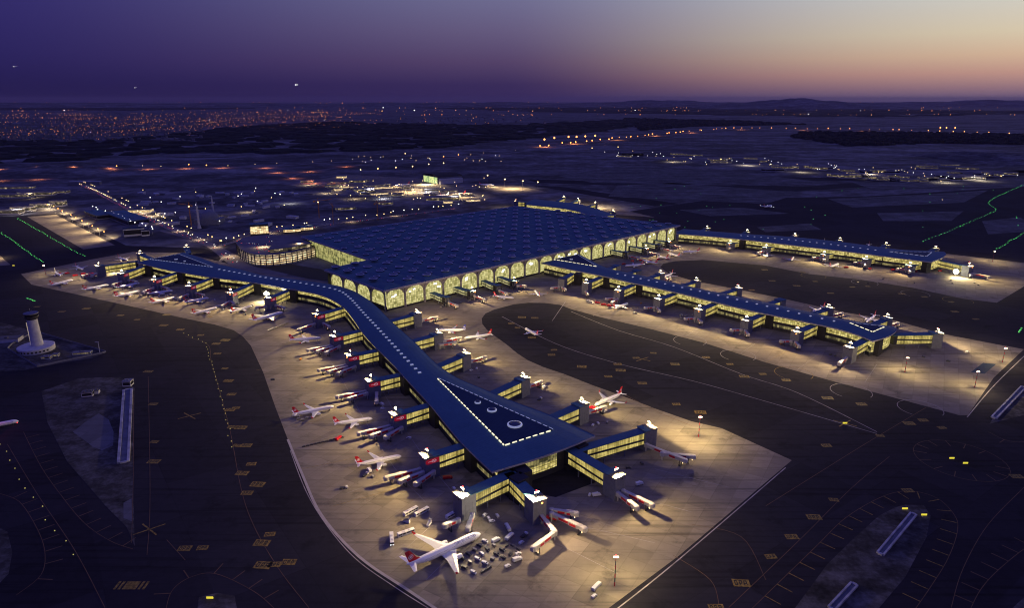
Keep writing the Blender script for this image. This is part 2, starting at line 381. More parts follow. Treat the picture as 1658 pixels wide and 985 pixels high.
ISL = [[(67, 634), (128, 613), (195, 611), (218, 629), (215, 767), (218, 885), (205, 854), (169, 818), (108, 747), (77, 685)],
       [(-80, 535), (0, 522), (57, 537), (172, 571), (150, 580), (61, 595), (40, 600), (0, 602), (-80, 590)],
       [(-120, 850), (-20, 846), (12, 862), (20, 895), (14, 930), (-10, 955), (-120, 960)],
       [(320, 985), (322, 968), (352, 961), (380, 966), (386, 1000), (330, 1010)],
       [(1287, 986), (1340, 914), (1380, 875), (1423, 836), (1448, 823), (1466, 818), (1496, 819), (1507, 836), (1500, 871), (1466, 935), (1423, 986), (1400, 1010), (1270, 1010)],
       [(1602, 687), (1610, 674), (1656, 627), (1740, 600), (1740, 650), (1660, 672)],
       [(1640, 985), (1700, 930), (1760, 930), (1700, 1020)]]
sheet('grass_island', ISL, .05, M['earth'])
sheet('bare_concrete_patch', [[(118, 700), (138, 684), (160, 670), (176, 680), (184, 700), (183, 722), (165, 730), (150, 724), (140, 716)], [(200, 815), (213, 808), (214, 845), (200, 840)]], .09, M['concrete2'])
# grass strips between runways on the far right and behind
FAR = [[(1000, 300), (1090, 296), (1300, 312), (1240, 330), (1060, 322), (985, 318)], [(905, 285), (1010, 268), (1190, 280), (1330, 294), (1180, 300), (960, 296)],
       [(1340, 322), (1480, 316), (1600, 308), (1560, 328), (1380, 336)], [(1225, 368), (1310, 362), (1330, 372), (1240, 376)], [(1420, 345), (1560, 342), (1540, 358), (1430, 358)], [(1590, 358), (1650, 352), (1700, 372), (1600, 380)],
       [(1380, 296), (1600, 290), (1720, 284), (1640, 300), (1420, 308)], [(1100, 340), (1200, 336), (1280, 346), (1150, 350)]]
sheet('runway_grass_strip', FAR, .05, M['grass'])
RUN = [[(860, 300), (905, 302), (1100, 330), (1060, 334)], [(850, 290), (1300, 302), (1658, 276), (1900, 260), (1900, 268), (1658, 284), (1290, 310), (870, 296)], [(1100, 286), (1500, 288), (1800, 262), (1800, 268), (1480, 294), (1100, 291)]]
sheet('runway_asphalt', RUN, .03, M['asphalt'])
# building site: patchwork of pale earth
pp = []; r = random.Random(5)
for i in range(46):
    x = r.uniform(225, 560); y = r.uniform(305, 372)
    if x > 470 and y > 350: continue
    w = r.uniform(5, 22); hh = r.uniform(.8, 2.2)
    pp.append([(x, y), (x+w*.4, y-hh), (x+w, y-hh*.4), (x+w*.8, y+hh*.6), (x+w*.25, y+hh)])
for i in range(40):
    x = r.uniform(0, 1650); y = r.uniform(215, 262)
    w = r.uniform(25, 120); hh = r.uniform(.8, 2.4)
    pp.append([(x, y), (x+w*.4, y-hh), (x+w, y-hh*.4), (x+w*.8, y+hh*.6), (x+w*.25, y+hh)])
sheet('bare_ground_patch', pp, .06, M['earth'])

# ------------------------------------------------------------------ painted lines
ln = MB()
def pline(px, w, mi, smooth=True):
    q = gpts(px); strip(smoothline(q) if smooth else q, w, .11, ln, mi)
WH, YE, FA, BL = 0, 1, 2, 3
pline([(813, 513), (900, 557), (1000, 589), (1120, 617), (1224, 646), (1420, 703)], .9, WH)
pline([(925, 505), (1000, 535), (1090, 562), (1200, 606), (1290, 636), (1420, 700)], .9, WH)
pline([(1272, 758), (1099, 907), (985, 998)], .9, WH); pline([(1566, 676), (1612, 622), (1670, 566)], .9, WH)
pline([(470, 730), (495, 795), (528, 850), (575, 905), (640, 952), (700, 990)], .7, WH)
pline([(894, 520), (916, 488)], .8, WH); pline([(1012, 640), (1070, 670), (1120, 690)], .5, FA)
for cx, cy in ((1117, 552), (1195, 576), (1285, 605), (1378, 634), (1490, 662), (1400, 458), (1482, 476), (1551, 487), (1317, 447)):
    c = at(cx, cy); rr = 22; q = [(c.x+rr*math.cos(a), c.y+rr*math.sin(a)) for a in [i*.25-.9 for i in range(20)]]
    strip(q, .6, .11, ln, YE if cy % 2 else WH)
# stand lead-in lines and service road edges
for a, b in (((415, 600), (470, 590)), ((455, 640), (560, 622)), ((470, 690), (590, 668)), ((490, 760), (640, 728)), ((540, 820), (720, 770)), ((1138, 556), (1210, 527)), ((1060, 535), (1110, 512)), ((1240, 588), (1290, 560))):
    pline([a, b], .35, YE, False)
for x0, y0, x1, y1 in ((590, 690, 520, 712), (640, 770, 560, 800), (700, 850, 640, 905), (760, 870, 690, 940), (900, 880, 1000, 930), (930, 850, 1060, 880), (1010, 800, 1120, 830), (1060, 760, 1180, 790), (850, 600, 930, 625), (880, 660, 960, 650), (560, 640, 470, 655), (540, 600, 455, 612), (505, 560, 430, 575), (1000, 495, 960, 512), (1150, 520, 1110, 545), (1240, 545, 1200, 572), (1330, 570, 1290, 600), (1420, 590, 1400, 620)):
    pline([(x0, y0), (x1, y1)], .35, WH, False)
pline([(548, 530), (600, 600), (640, 670), (690, 745), (735, 800)], .3, WH); pline([(500, 535), (545, 600), (590, 680), (640, 760), (690, 815)], .3, WH)
TC = [[(0, 800), (31, 813), (56, 849), (72, 890), (67, 931), (26, 965)], [(38, 700), (67, 757), (103, 808), (138, 849), (179, 877), (215, 890)], [(268, 990), (279, 957), (308, 936), (349, 930), (410, 958), (446, 988)],
      [(1218, 986), (1319, 888), (1371, 838), (1431, 804), (1475, 796), (1518, 808), (1546, 836), (1550, 862), (1535, 905), (1509, 948), (1480, 990)], [(1690, 875), (1658, 890), (1613, 927), (1587, 957), (1570, 990)], [(1600, 700), (1640, 716), (1700, 712)]]
cc = at(1555, 745); TCW = [smoothline(gpts(t)) for t in TC] + [[Vector((cc.x+38*math.cos(a), cc.y+38*math.sin(a))) for a in [i*.19 for i in range(34)]]]
for i, q in enumerate(TCW):
    strip(q, .4, .11, ln, FA)
    for k, (p, dd) in enumerate(along(q, 17)):
        if k == 0: continue
        e = Vector((-dd.y, dd.x))*(1 if i in (1, 2, 6) else -1)
        if i in (0,): e = -e
        strip([p, p+e*11], .7, .11, ln, FA if i != 3 else YE)
for px in ([(216, 640), (216, 760), (213, 880)], [(240, 610), (243, 800), (238, 900)], [(12, 720), (60, 800), (120, 890), (170, 985)], [(300, 545), (336, 558), (342, 585), (356, 635), (373, 700), (390, 790), (410, 850), (450, 920), (500, 985)], [(270, 875), (300, 908)], [(1240, 820), (1320, 770), (1400, 720), (1500, 660)], [(1180, 985), (1300, 870), (1380, 790), (1440, 740)], [(1658, 790), (1600, 850), (1560, 920), (1540, 985)], [(1240, 940), (1200, 870), (1120, 850)], [(1090, 900), (1150, 940), (1165, 985)]):
    pline(px, .4, FA)
SIGNS = [(340, 513), (270, 510), (195, 511), (222, 518), (265, 527), (292, 534), (325, 543), (365, 551), (350, 557), (352, 573), (364, 597), (370, 617), (375, 639), (382, 661), (390, 693), (399, 722), (407, 752), (417, 785), (373, 664), (376, 692), (384, 722), (392, 767), (400, 799), (437, 866), (424, 880), (468, 911), (445, 915), (426, 916), (240, 602), (248, 655), (250, 716), (249, 748), (299, 889), (328, 888), (140, 500), (100, 505), (60, 497), (845, 514), (866, 515), (828, 524), (838, 531), (861, 547), (893, 575), (897, 567), (942, 594), (1000, 590), (1030, 580), (1005, 600), (1040, 621), (985, 610), (1058, 572), (1093, 590), (1143, 579), (1182, 590), (1205, 610), (1273, 616), (1235, 606), (1340, 645), (1395, 655), (1338, 722), (1425, 706), (1472, 686), (1495, 681), (1525, 693), (1238, 437), (1300, 441), (1320, 456), (1290, 463), (1345, 475), (1380, 465), (1405, 464), (1460, 476), (1497, 481), (1540, 489), (1250, 455), (1217, 470), (1330, 515), (1420, 540), (1546, 505), (1580, 517), (1350, 810), (1318, 838), (1282, 870), (1248, 902), (1200, 945), (1160, 985), (1095, 655), (1134, 668), (1646, 772), (1470, 795)]
for i, (x, y) in enumerate(SIGNS):
    c = at(x, y); s = .55+.35*((i*37 % 10)/10); w, hh = 7.0*s, 4.6*s
    an = .25*((i*53 % 10)/10-.5); dx = Vector((math.cos(an), math.sin(an), 0)); dy = Vector((-math.sin(an), math.cos(an), 0))
    p = Vector((c.x, c.y, .115))
    ln.poly([p-dx*w-dy*hh, p+dx*w-dy*hh, p+dx*w+dy*hh, p-dx*w+dy*hh], YE)
    p = p+Vector((0, 0, .03))
    for k in range(3):           # worn dark characters on the yellow ground
        q = p+dx*w*(-.6+.55*k)
        for bx, by, bw, bh in ((0, .55, .32, .14), (-.28, 0, .1, .6), (.28, 0 if k != 1 else .3, .1, .5 if k != 1 else .3), (0, -.1 if k else -.55, .3, .12)):
            a = q+dx*bx*w*.5+dy*by*hh; ww, h2 = dx*bw*w*.5, dy*bh*hh
            ln.poly([a-ww-h2, a+ww-h2, a+ww+h2, a-ww+h2], BL)
for x, y in ((307, 674), (242, 858), (851, 292), (1040, 582), (1368, 686)):   # crosses: closed taxiway
    c = at(x, y)
    for s in (1, -1): strip([(c.x-9, c.y-7*s), (c.x+9, c.y+7*s)], 1.2, .11, ln, YE)
for i in range(5):
    for x, y in ((204, 949), (222, 949)):
        c = at(x, y); strip([(c.x-6+i*3, c.y-4), (c.x-6+i*3, c.y+4)], 1.7, .115, ln, YE)
structure('taxiway_markings', ln, [M['white_paint'], M['yellow_paint'], M['faded_paint'], M['black_paint']])
# kerb-like pale shoulder along the apron edge
kb = MB()
strip(smoothline(gpts([(466, 712), (490, 770), (520, 834), (580, 901), (660, 956), (706, 987)])), 2.2, .1, kb)
structure('apron_shoulder', kb, M['kerb'])

# ------------------------------------------------------------------ woods
wd = MB(); r = random.Random(11)
def wood(px, seed):
    q = gpts(px); xs = [p.x for p in q]; ys = [p.y for p in q]
    def inside(x, y):
        c = False; j = len(q)-1
        for i in range(len(q)):
            if (q[i].y > y) != (q[j].y > y) and x < (q[j].x-q[i].x)*(y-q[i].y)/(q[j].y-q[i].y)+q[i].x: c = not c
            j = i
        return c
    area = (max(xs)-min(xs))*(max(ys)-min(ys)); N = min(2600, int(area/1700)); rr = random.Random(seed)
    sc = math.sqrt(area/max(N, 1))
    for i in range(N):
        x = rr.uniform(min(xs), max(xs)); y = rr.uniform(min(ys), max(ys))
        if not inside(x, y): continue
        s = sc*rr.uniform(.5, .95); hh = rr.uniform(9, 26)
        m = 7; a0 = rr.uniform(0, 6)
        ring = [(x+s*rr.uniform(.7, 1.15)*math.cos(a0+2*math.pi*j/m), y+s*rr.uniform(.7, 1.15)*math.sin(a0+2*math.pi*j/m), -.3) for j in range(m)]
        rg2 = [(x+(p[0]-x)*.72, y+(p[1]-y)*.72, hh*rr.uniform(.55, .85)) for p in ring]
        top = (x, y, hh)
        for j in range(m):
            wd.poly([ring[j], ring[(j+1) % m], rg2[(j+1) % m], rg2[j]]); wd.poly([rg2[j], rg2[(j+1) % m], top])
wood([(-60, 226), (120, 229), (250, 224), (360, 208), (520, 198), (700, 202), (820, 203), (1000, 194), (1060, 200), (960, 214), (830, 226), (700, 240), (520, 248), (250, 247), (140, 262), (-60, 268)], 1)
wood([(1010, 192), (1200, 196), (1300, 202), (1120, 205), (1040, 212)], 2)
wood([(1300, 214), (1500, 216), (1760, 221), (1760, 236), (1500, 232), (1380, 238), (1280, 222)], 3)
wood([(-80, 172), (130, 171), (300, 172), (420, 176), (200, 179), (-80, 178)], 4)
wood([(600, 172), (1100, 174), (1500, 178), (1760, 182), (1400, 190), (900, 182)], 5)
tag(obj('woodland', wd, M['canopy']), kind='stuff')
# ------------------------------------------------------------------ main terminal
ZR = 37.0
term = thing('terminal_building', 'huge main terminal with dark blue roof, rows of round skylights and lit arched glass front', 'terminal')
RP = [at(x, y, ZR) for x, y in ((621, 471), (1101, 365), (836, 334), (488, 383), (598, 421), (526, 437))]
A, B, C, D, E_, F_ = RP
e1 = (B-A); LF = e1.length; e1 = e1.normalized(); e2 = Vector((-e1.y, e1.x, 0))
def uvp(p): q = p-A; return q.dot(e1), q.dot(e2)
PU = [uvp(p) for p in RP]
def inpoly(x, y, P=PU):
    c = False; j = len(P)-1
    for i in range(len(P)):
        if (P[i][1] > y) != (P[j][1] > y) and x < (P[j][0]-P[i][0])*(y-P[i][1])/(P[j][1]-P[i][1])+P[i][0]: c = not c
        j = i
    return c
rf = MB()
rf.prism([(p.x, p.y) for p in RP], ZR-1.6, ZR, 0)
obj('roof', rf, M['roof'], term)
fs = MB()
for i in range(6):
    a, b = RP[i], RP[(i+1) % 6]; dd = (b-a).normalized(); nn = Vector((dd.y, -dd.x, 0))
    c = (a+b)/2+nn*.55; fs.obox((c.x, c.y), dd, (b-a).length+1.0, 1.0, ZR-2.6, ZR+.5)
obj('fascia', fs, M['fascia'], term)
# shallow vaults, one per structural bay
NB = 21; BW = LF/NB
fo = MB()
for i in range(-8, NB+1):
    for j in range(0, 20):
        if not all(inpoly((i+a)*BW, (j+b)*BW) for a, b in ((.02, .02), (.98, .02), (.98, .98), (.02, .98))): continue
        K = 6; P = [[A+e1*((i+a/K)*BW)+e2*((j+b/K)*BW)+Vector((0, 0, .03+3.4*min(1, 1.25*min(math.sin(math.pi*a/K), math.sin(math.pi*b/K))))) for b in range(K+1)] for a in range(K+1)]
        for a in range(K):
            for b in range(K): fo.poly([P[a][b], P[a+1][b], P[a+1][b+1], P[a][b+1]])
obj('roof_vaults', fo, M['roof'], term)
# skylights: raised round oculi in staggered rows
M['rim'] = plain('pale oculus rim', (.60, .62, .72), .5)
def oculus_mesh(R_, lit):
    m = MB(); m.lathe((0, 0, 0), [(R_, 0), (R_, 1.5), (R_*.86, 2.1)], 18, 0)
    m.lathe((0, 0, 2.11), [(R_*.86, 0), (R_*.6, .5), (R_*.2, .75)], 18, 1)
    m.lathe((0, 0, 2.08), [(R_*.99, -.25), (R_*.99, 0), (R_*.88, .04)], 18, 2)
    return m.mesh('skylight', [M['roof_dark'], M['oculus'], M['rim']], False)
om = [oculus_mesh(7.2, 1), oculus_mesh(5.6, 1)]
spots = []
for i in range(-12, NB*2):
    for j in range(0, 30):
        u = (i+1)*BW*.5; v_ = (j+.5)*BW-(0 if i % 2 == 0 else BW*.5)
        big = (i % 2 == 0)
        if all(inpoly(u+a, v_+b) for a, b in ((9, 0), (-9, 0), (0, 9), (0, -9))) and (i*7+j*3) % 11 != 0:
            spots.append((A+e1*u+e2*v_, big))
spots.sort(key=lambda s: s[0].length)
rest = MB()
for k_, (p, big) in enumerate(spots):
    if k_ < 100:
        o = obj('skylight', om[0 if big else 1], None, term); o.location = (p.x, p.y, ZR+(3.2 if big else .1))
    else:
        R_ = 7.2 if big else 5.6
        rest.lathe((p.x, p.y, ZR+(3.2 if big else .1)), [(R_, 0), (R_, 1.5), (R_*.86, 2.1)], 12, 0)
        rest.lathe((p.x, p.y, ZR+(5.31 if big else 2.21)), [(R_*.86, 0), (R_*.5, .5)], 12, 1)
        rest.lathe((p.x, p.y, ZR+(5.28 if big else 2.18)), [(R_*.99, -.25), (R_*.99, 0), (R_*.88, .04)], 12, 2)
tag(obj('skylight', rest, [M['roof_dark'], M['oculus'], M['rim']], term), kind='stuff')
# arched bays
def arch_mesh(w, h0, h1, col=1.7, dep=2.2):
    m = MB(); n_ = 14; r_ = w/2-col; hs = h1-r_*.72-1.2
    arc = [(-r_*math.cos(math.pi*i/n_), hs+r_*.72*math.sin(math.pi*i/n_)) for i in range(n_+1)]
    for y, fl in ((0, 0), (dep, 1)):
        for i in range(n_):
            (x0, z0), (x1, z1) = arc[i], arc[i+1]
            q = [(x0, y, z0), (x1, y, z1), (x1, y, h1), (x0, y, h1)]; m.poly(q[::-1] if fl else q)
        for s in (-1, 1):
            a, b = sorted((s*w/2, s*r_)); q = [(a, y, h0), (b, y, h0), (b, y, h1), (a, y, h1)]; m.poly(q[::-1] if fl else q)
    for i in range(n_):
        (x0, z0), (x1, z1) = arc[i], arc[i+1]; m.poly([(x0, 0, z0), (x0, dep, z0), (x1, dep, z1), (x1, 0, z1)])
    for s in (-1, 1):
        q = [(s*r_, 0, h0), (s*r_, dep, h0), (s*r_, dep, hs), (s*r_, 0, hs)]; m.poly(q if s < 0 else q[::-1])
    m.box(-w/2-.9, -w/2+.9, -1.0, -.02, h0, h1-4)          # pilaster
    return m.mesh('arch', M['facade_stone'])
lampm = MB()
def facade(P0, P1, nb, inset, gmat, h0=0, glassz=3.0, lamps=True):
    d_ = (P1-P0); L = d_.length; d_ = d_.normalized(); nn = Vector((d_.y, -d_.x, 0)); w = L/nb
    am = arch_mesh(w, h0, ZR-2.7); rz = math.atan2(d_.y, d_.x)
    for i in range(nb):
        c = P0+d_*(i+.5)*w-nn*inset
        a = obj('arch', am, None, term); a.location = (c.x, c.y, 0); a.rotation_euler = (0, 0, rz)
        m = MB(); m.poly([(-w/2, 1.6, glassz), (w/2, 1.6, glassz), (w/2, 1.6, ZR-2.8), (-w/2, 1.6, ZR-2.8)], 0, [(i*w*1.61, glassz), (i*w*1.61+w, glassz), (i*w*1.61+w, ZR), (i*w*1.61, ZR)])
        g_ = obj('glazing', m, gmat, term); g_.location = (c.x, c.y, 0); g_.rotation_euler = (0, 0, rz)
        if lamps and i % 2 == 0 or lamps and i % 5 == 1:
            for kk in range(2):      # white light boards hanging behind the glass
                q = c+d_*(rnd.uniform(-.25, .3)*w)-nn*1.5; z = rnd.uniform(19, 26)
                lampm.obox((q.x, q.y), d_, rnd.uniform(4, 8), .12, z, z+rnd.uniform(2, 3.6))
    b = MB(); c = (P0+P1)/2-nn*(inset+1.75); b.obox((c.x, c.y), d_, L, .2, 0, glassz)
    obj('base_wall', b, M['wall_dark'], term)
ins = 7.0
fA = A+e1*6; fB = B-e1*3
facade(fA, fB, NB, ins, M['terminal_glass'])
dl = (A-F_).normalized()
facade(F_+dl*5, A-dl*5, 4, 6.0, M['terminal_glass'], 0, 8, False)
de = (E_-D).normalized(); nn = Vector((de.y, -de.x, 0))
m = MB(); P0, P1 = D+de*20-nn*7, E_-nn*7
m.poly([(P0.x, P0.y, 0), (P1.x, P1.y, 0), (P1.x, P1.y, ZR-2), (P0.x, P0.y, ZR-2)], 0, [(0, 0), ((P1-P0).length, 0), ((P1-P0).length, ZR), (0, ZR)])
obj('glazing', m, M['terminal_glass_dim'], term)
m = MB(); ef = (F_-E_).normalized(); c = (E_+F_)/2; nn2 = Vector((ef.y, -ef.x, 0)); c = c-nn2*7
m.obox((c.x, c.y), ef, (F_-E_).length, .4, 0, ZR-2.7); obj('base_wall', m, M['wall_dark'], term)
m = MB(); bc = (C-B).normalized(); n3 = Vector((bc.y, -bc.x, 0)); c = (B+C)/2-n3*7
m.obox((c.x, c.y), bc, (C-B).length-14, .4, 0, ZR-2.7); obj('side_wall', m, M['wall_dark'], term)
m = MB(); cdv = (D-C).normalized(); n4 = Vector((cdv.y, -cdv.x, 0)); c = (C+D)/2-n4*7
m.obox((c.x, c.y), cdv, (C-D).length-14, .4, 0, ZR-2.7); obj('rear_wall', m, M['wall_dark'], term)
obj('light_board', lampm, M['lamp_white'] if False else glow('white light board', (.95, .97, 1), 1.6), term)

# ------------------------------------------------------------------ piers
PIERS = {}
def pier(name, label, pairs, z=23.0, crown=2.6, inset=5.5, lo=11.0, bulge0=0, bulge1=0, sky=True, cap0=True, cap1=True, cores=True, tri=None, fine=4):
    L = smoothline([at(x, y, z) for (x, y), _ in pairs], fine); R_ = smoothline([at(x, y, z) for _, (x, y) in pairs], fine)
    n_ = len(L); t = thing('pier_building', label, 'airport pier'); S_ = 9
    rows = []; axis = []
    for i in range(n_):
        a, b = L[i], R_[i]; m = (a+b)/2
        ad = ((L[min(i+1, n_-1)]+R_[min(i+1, n_-1)])-(L[max(i-1, 0)]+R_[max(i-1, 0)])).normalized()
        row = []
        for j in range(S_):
            s = j/(S_-1)*2-1; p = a+(b-a)*(j/(S_-1))
            if i == n_-1: p = p+ad*bulge1*(1-s*s)
            if i == 0: p = p-ad*bulge0*(1-s*s)
            wdt = (b-a).length
            row.append(Vector((p.x, p.y, z+crown*min(1, wdt/50)*(1-s*s)**.8)))
        rows.append(row); axis.append((m, ad))
    rf = MB()
    for r0, r1 in zip(rows, rows[1:]):
        for j in range(S_-1):
            rf.poly([r0[j], r1[j], r1[j+1], r0[j+1]][::-1] if False else [r0[j+1], r1[j+1], r1[j], r0[j]][::-1])
    ed = [r_[0] for r_ in rows]; ed2 = [r_[-1] for r_ in rows]
    loop = ed+rows[-1][1:-1]+ed2[::-1]+rows[0][1:-1][::-1]
    fz = MB(); th = 1.5
    for i in range(len(loop)):
        a, b = loop[i], loop[(i+1) % len(loop)]
        fz.poly([(a.x, a.y, a.z-th), (b.x, b.y, b.z-th), (b.x, b.y, b.z+.25), (a.x, a.y, a.z+.25)])
    rf.poly([(p.x, p.y, p.z-th+.05) for p in loop])
    obj('roof', rf, M['roof_pier'], t, True); obj('fascia', fz, M['fascia'], t)
    for side, P in ((1, L), (-1, R_)):
        W_ = []
        for i in range(n_):
            ad = axis[i][1]; nr = Vector((-ad.y, ad.x))*side
            inw = ((R_[i]-L[i])*side).normalized()
            p = P[i]+inw*inset
            if i == n_-1: p = p-ad*inset*.8
            if i == 0: p = p+ad*inset*.8
            W_.append(p)
        gl, bs, sl = MB(), MB(), MB(); u = 0
        for a, b in zip(W_, W_[1:]):
            ll = (b-a).length
            gl.poly([(a.x, a.y, lo+1.6), (b.x, b.y, lo+1.6), (b.x, b.y, z-1.2), (a.x, a.y, z-1.2)], 0, [(u, 11.2), (u+ll, 11.2), (u+ll, z), (u, z)])
            gl.poly([(a.x, a.y, 4.6), (b.x, b.y, 4.6), (b.x, b.y, 8.6), (a.x, a.y, 8.6)], 1, [(u, 40), (u+ll, 40), (u+ll, 44), (u, 44)])
            bs.poly([(a.x, a.y, 0), (b.x, b.y, 0), (b.x, b.y, 4.6), (a.x, a.y, 4.6)]); 
            bs.poly([(a.x, a.y, 8.6), (b.x, b.y, 8.6), (b.x, b.y, lo+1.6), (a.x, a.y, lo+1.6)]); u += ll
        obj('glazing', gl, [M['pier_glass'], M['bridge_glass_dim']], t); obj('base_wall', bs, M['wall_dark'], t)
        PIERS.setdefault(name, {})[side] = W_
    for cap, i, e in ((cap0, 0, -1), (cap1, n_-1, 1)):
        if not cap: continue
        a, b = PIERS[name][1][i], PIERS[name][-1][i]; ad = axis[i][1]; gl = MB(); u = 0; bs = MB(); N_ = 8; bul = (bulge1 if e > 0 else bulge0)*.9
        pts = [a+(b-a)*q/N_+ad*e*bul*(1-(2*q/N_-1)**2) for q in range(N_+1)]
        for qi, (p, q) in enumerate(zip(pts, pts[1:])):
            ll = (q-p).length; litq = name != 'near' or 2 <= qi <= 4
            za, zc = (5, z-1) if name != 'near' else (6, 13)
            if litq: gl.poly([(p.x, p.y, za), (q.x, q.y, za), (q.x, q.y, zc), (p.x, p.y, zc)], 0, [(u, za), (u+ll, za), (u+ll, zc), (u, zc)])
            if litq and zc < z-1: gl.poly([(p.x, p.y, zc), (q.x, q.y, zc), (q.x, q.y, z-1), (p.x, p.y, z-1)], 1, [(u, 30), (u+ll, 30), (u+ll, 38), (u, 38)])
            zb_ = za if litq else z-1
            bs.poly([(p.x, p.y, 0), (q.x, q.y, 0), (q.x, q.y, zb_), (p.x, p.y, zb_)]); u += ll
        obj('end_glazing', gl, [M['pier_glass'], M['bridge_glass_dim']], t); obj('base_wall', bs, M['wall_dark'], t)
    PIERS[name]['axis'] = axis; PIERS[name]['rows'] = rows; PIERS[name]['thing'] = t; PIERS[name]['z'] = z
    return t
def roofz(name, x, y):
    """height of a pier roof above a ground point"""
    best = None
    ax = PIERS[name]['rows']; z = PIERS[name]['z']
    for r_ in ax:
        for p in r_:
            dd = (p.x-x)**2+(p.y-y)**2
            if best is None or dd < best[0]: best = (dd, p.z)
    return best[1]
M['bridge_glass_dim'] = mat_glass_lit('dim ground hall glass', (.5, .42, .16), (.10, .09, .035), .55, 3, 4, .0, .1)
pier('near', 'long curving near pier with blue roof, bent like a boomerang towards a broad triangular tip', [
 ((222, 425), (298, 409)), ((262, 435), (322, 417)), ((305, 443), (350, 427)), ((350, 450), (388, 436)), ((400, 456), (426, 446)), ((470, 468), (480, 453)), ((520, 478), (531, 460)), ((552, 494), (566, 469)), ((570, 514), (589, 481)), ((585, 536), (610, 497)), ((603, 557), (636, 523)), ((636, 590), (670, 553)), ((663, 620), (704, 587)), ((693, 652), (738, 611)), ((716, 680), (782, 630)), ((741, 710), (835, 652)), ((767, 737), (889, 672)), ((797, 765), (964, 706))], bulge0=-10, bulge1=7, fine=5, inset=8, lo=13)
pier('middle', 'straight middle pier with blue roof running from the terminal front out to the right', [
 ((876, 426), (936, 411)), ((911, 434), (955, 421)), ((945, 441), (980, 433)), ((976, 447), (1008, 440)), ((1023, 458), (1055, 450)), ((1087, 472), (1120, 465)), ((1148, 487), (1182, 478)), ((1219, 504), (1250, 492)), ((1307, 522), (1335, 511)), ((1360, 534), (1390, 521.5)), ((1395, 545), (1425, 526)), ((1413, 553), (1451, 530))], bulge0=-12, bulge1=10)
pier('far', 'far pier with blue roof starting behind the terminal corner, rounded end at the right', [
 ((1095, 378.5), (1108, 371)), ((1185, 386), (1200, 378.5)), ((1273, 396), (1290, 384.5)), ((1360, 406), (1378, 394)), ((1435, 415.5), (1452, 404)), ((1479, 421), (1494, 406)), ((1507, 424.5), (1528, 408))], bulge1=12)
pier('back', 'short blue roofed pier showing behind the rear corner of the terminal roof', [
 ((850, 331), (866, 322.5)), ((880, 334), (898, 326)), ((915, 338), (935, 330)), ((945, 345), (968, 339)), ((966, 353), (997, 349))], bulge1=4)

def lit_triangle(name, apex, bl, br, domes=(), z=25.2, sides=(1, 1, 1)):
    t = PIERS[name]['thing']
    P = [at(*apex, z), at(*bl, z), at(*br, z)]; zb = z-3.2; zt = z+.9
    m = MB(); m.prism([(p.x, p.y) for p in P], zb, zt)
    o = obj('roof_court', m, M['roof_dark'], t)
    c = (P[0]+P[1]+P[2])/3; mb = MB(); step = 7.5 if name == 'near' else 9
    for i, (a, b) in enumerate(((P[0], P[1]), (P[1], P[2]), (P[2], P[0]))):
        d_ = (b-a).normalized(); L = (b-a).length; nr = Vector((d_.y, -d_.x, 0))
        if nr.dot((a+b)/2-c) < 0: nr = -nr
        k_ = 0
        while k_*step+1 < L-1:
            s = min(step-2.8, L-k_*step-1); q = a+d_*(k_*step+s/2+.5)+nr*.5
            w = MB(); w.obox((q.x, q.y), d_, s, .9, zt-2.6, zt+.12); obj('clerestory_light', w, M['clerestory'] if sides[i] else M['skylight'], t); k_ += 1
    for x, y, r_ in domes:
        p = at(x, y, zt+.5); w = MB(); w.lathe((p.x, p.y, zt), [(r_, 0), (r_, 1.2), (r_*.8, 1.6)], 20, 0); w.lathe((p.x, p.y, zt+1.62), [(r_*.8, 0), (r_*.5, .9), (r_*.1, 1.2)], 20, 1)
        obj('dome_skylight', w, [M['skylight'], M['oculus']], t)
lit_triangle('near', (709, 614), (817, 722), (895, 697), ((773.5, 652, 3.2), (796.5, 664.5, 4.8), (833.5, 688, 7.2)), sides=(1, 1, 0))
lit_triangle('near', (344, 433), (243, 420), (290, 412.5), ((285, 420, 3), (299, 423, 2)), sides=(0, 0, 0))
lit_triangle('middle', (966, 432), (897, 420.5), (935, 413), ((925, 420, 3),), sides=(1, 0, 0))
lit_triangle('middle', (1376, 523.5), (1413, 538), (1431, 530), (), sides=(1, 1, 0))
lit_triangle('far', (1440, 408), (1500, 415.5), (1508, 409), (), sides=(0, 0, 0))
# skylight dashes along the ridges
def ridge_lights(name, px, nn_, w=2.6, l_=3.4):
    t = PIERS[name]['thing']; q = smoothline([at(x, y, 25.3) for x, y in px], 8); tot = sum((b-a).length for a, b in zip(q, q[1:]))
    for p, d_ in along(q, tot/nn_):
        m = MB(); m.obox((p.x, p.y), d_, w, l_, roofz(name, p.x, p.y)-.3, roofz(name, p.x, p.y)+1.0); obj('ridge_skylight', m, M['skylight'], t)
ridge_lights('near', [(355, 437), (430, 450), (500, 461), (545, 470), (566, 483), (590, 509), (620, 541), (650, 574), (672, 597), (686, 611)], 52)
ridge_lights('middle', [(1000, 444), (1070, 459), (1140, 474), (1220, 492), (1300, 510), (1370, 525)], 24, 2.4, 3)
ridge_lights('far', [(1200, 382), (1300, 391), (1430, 407)], 20, 3, 2.4)

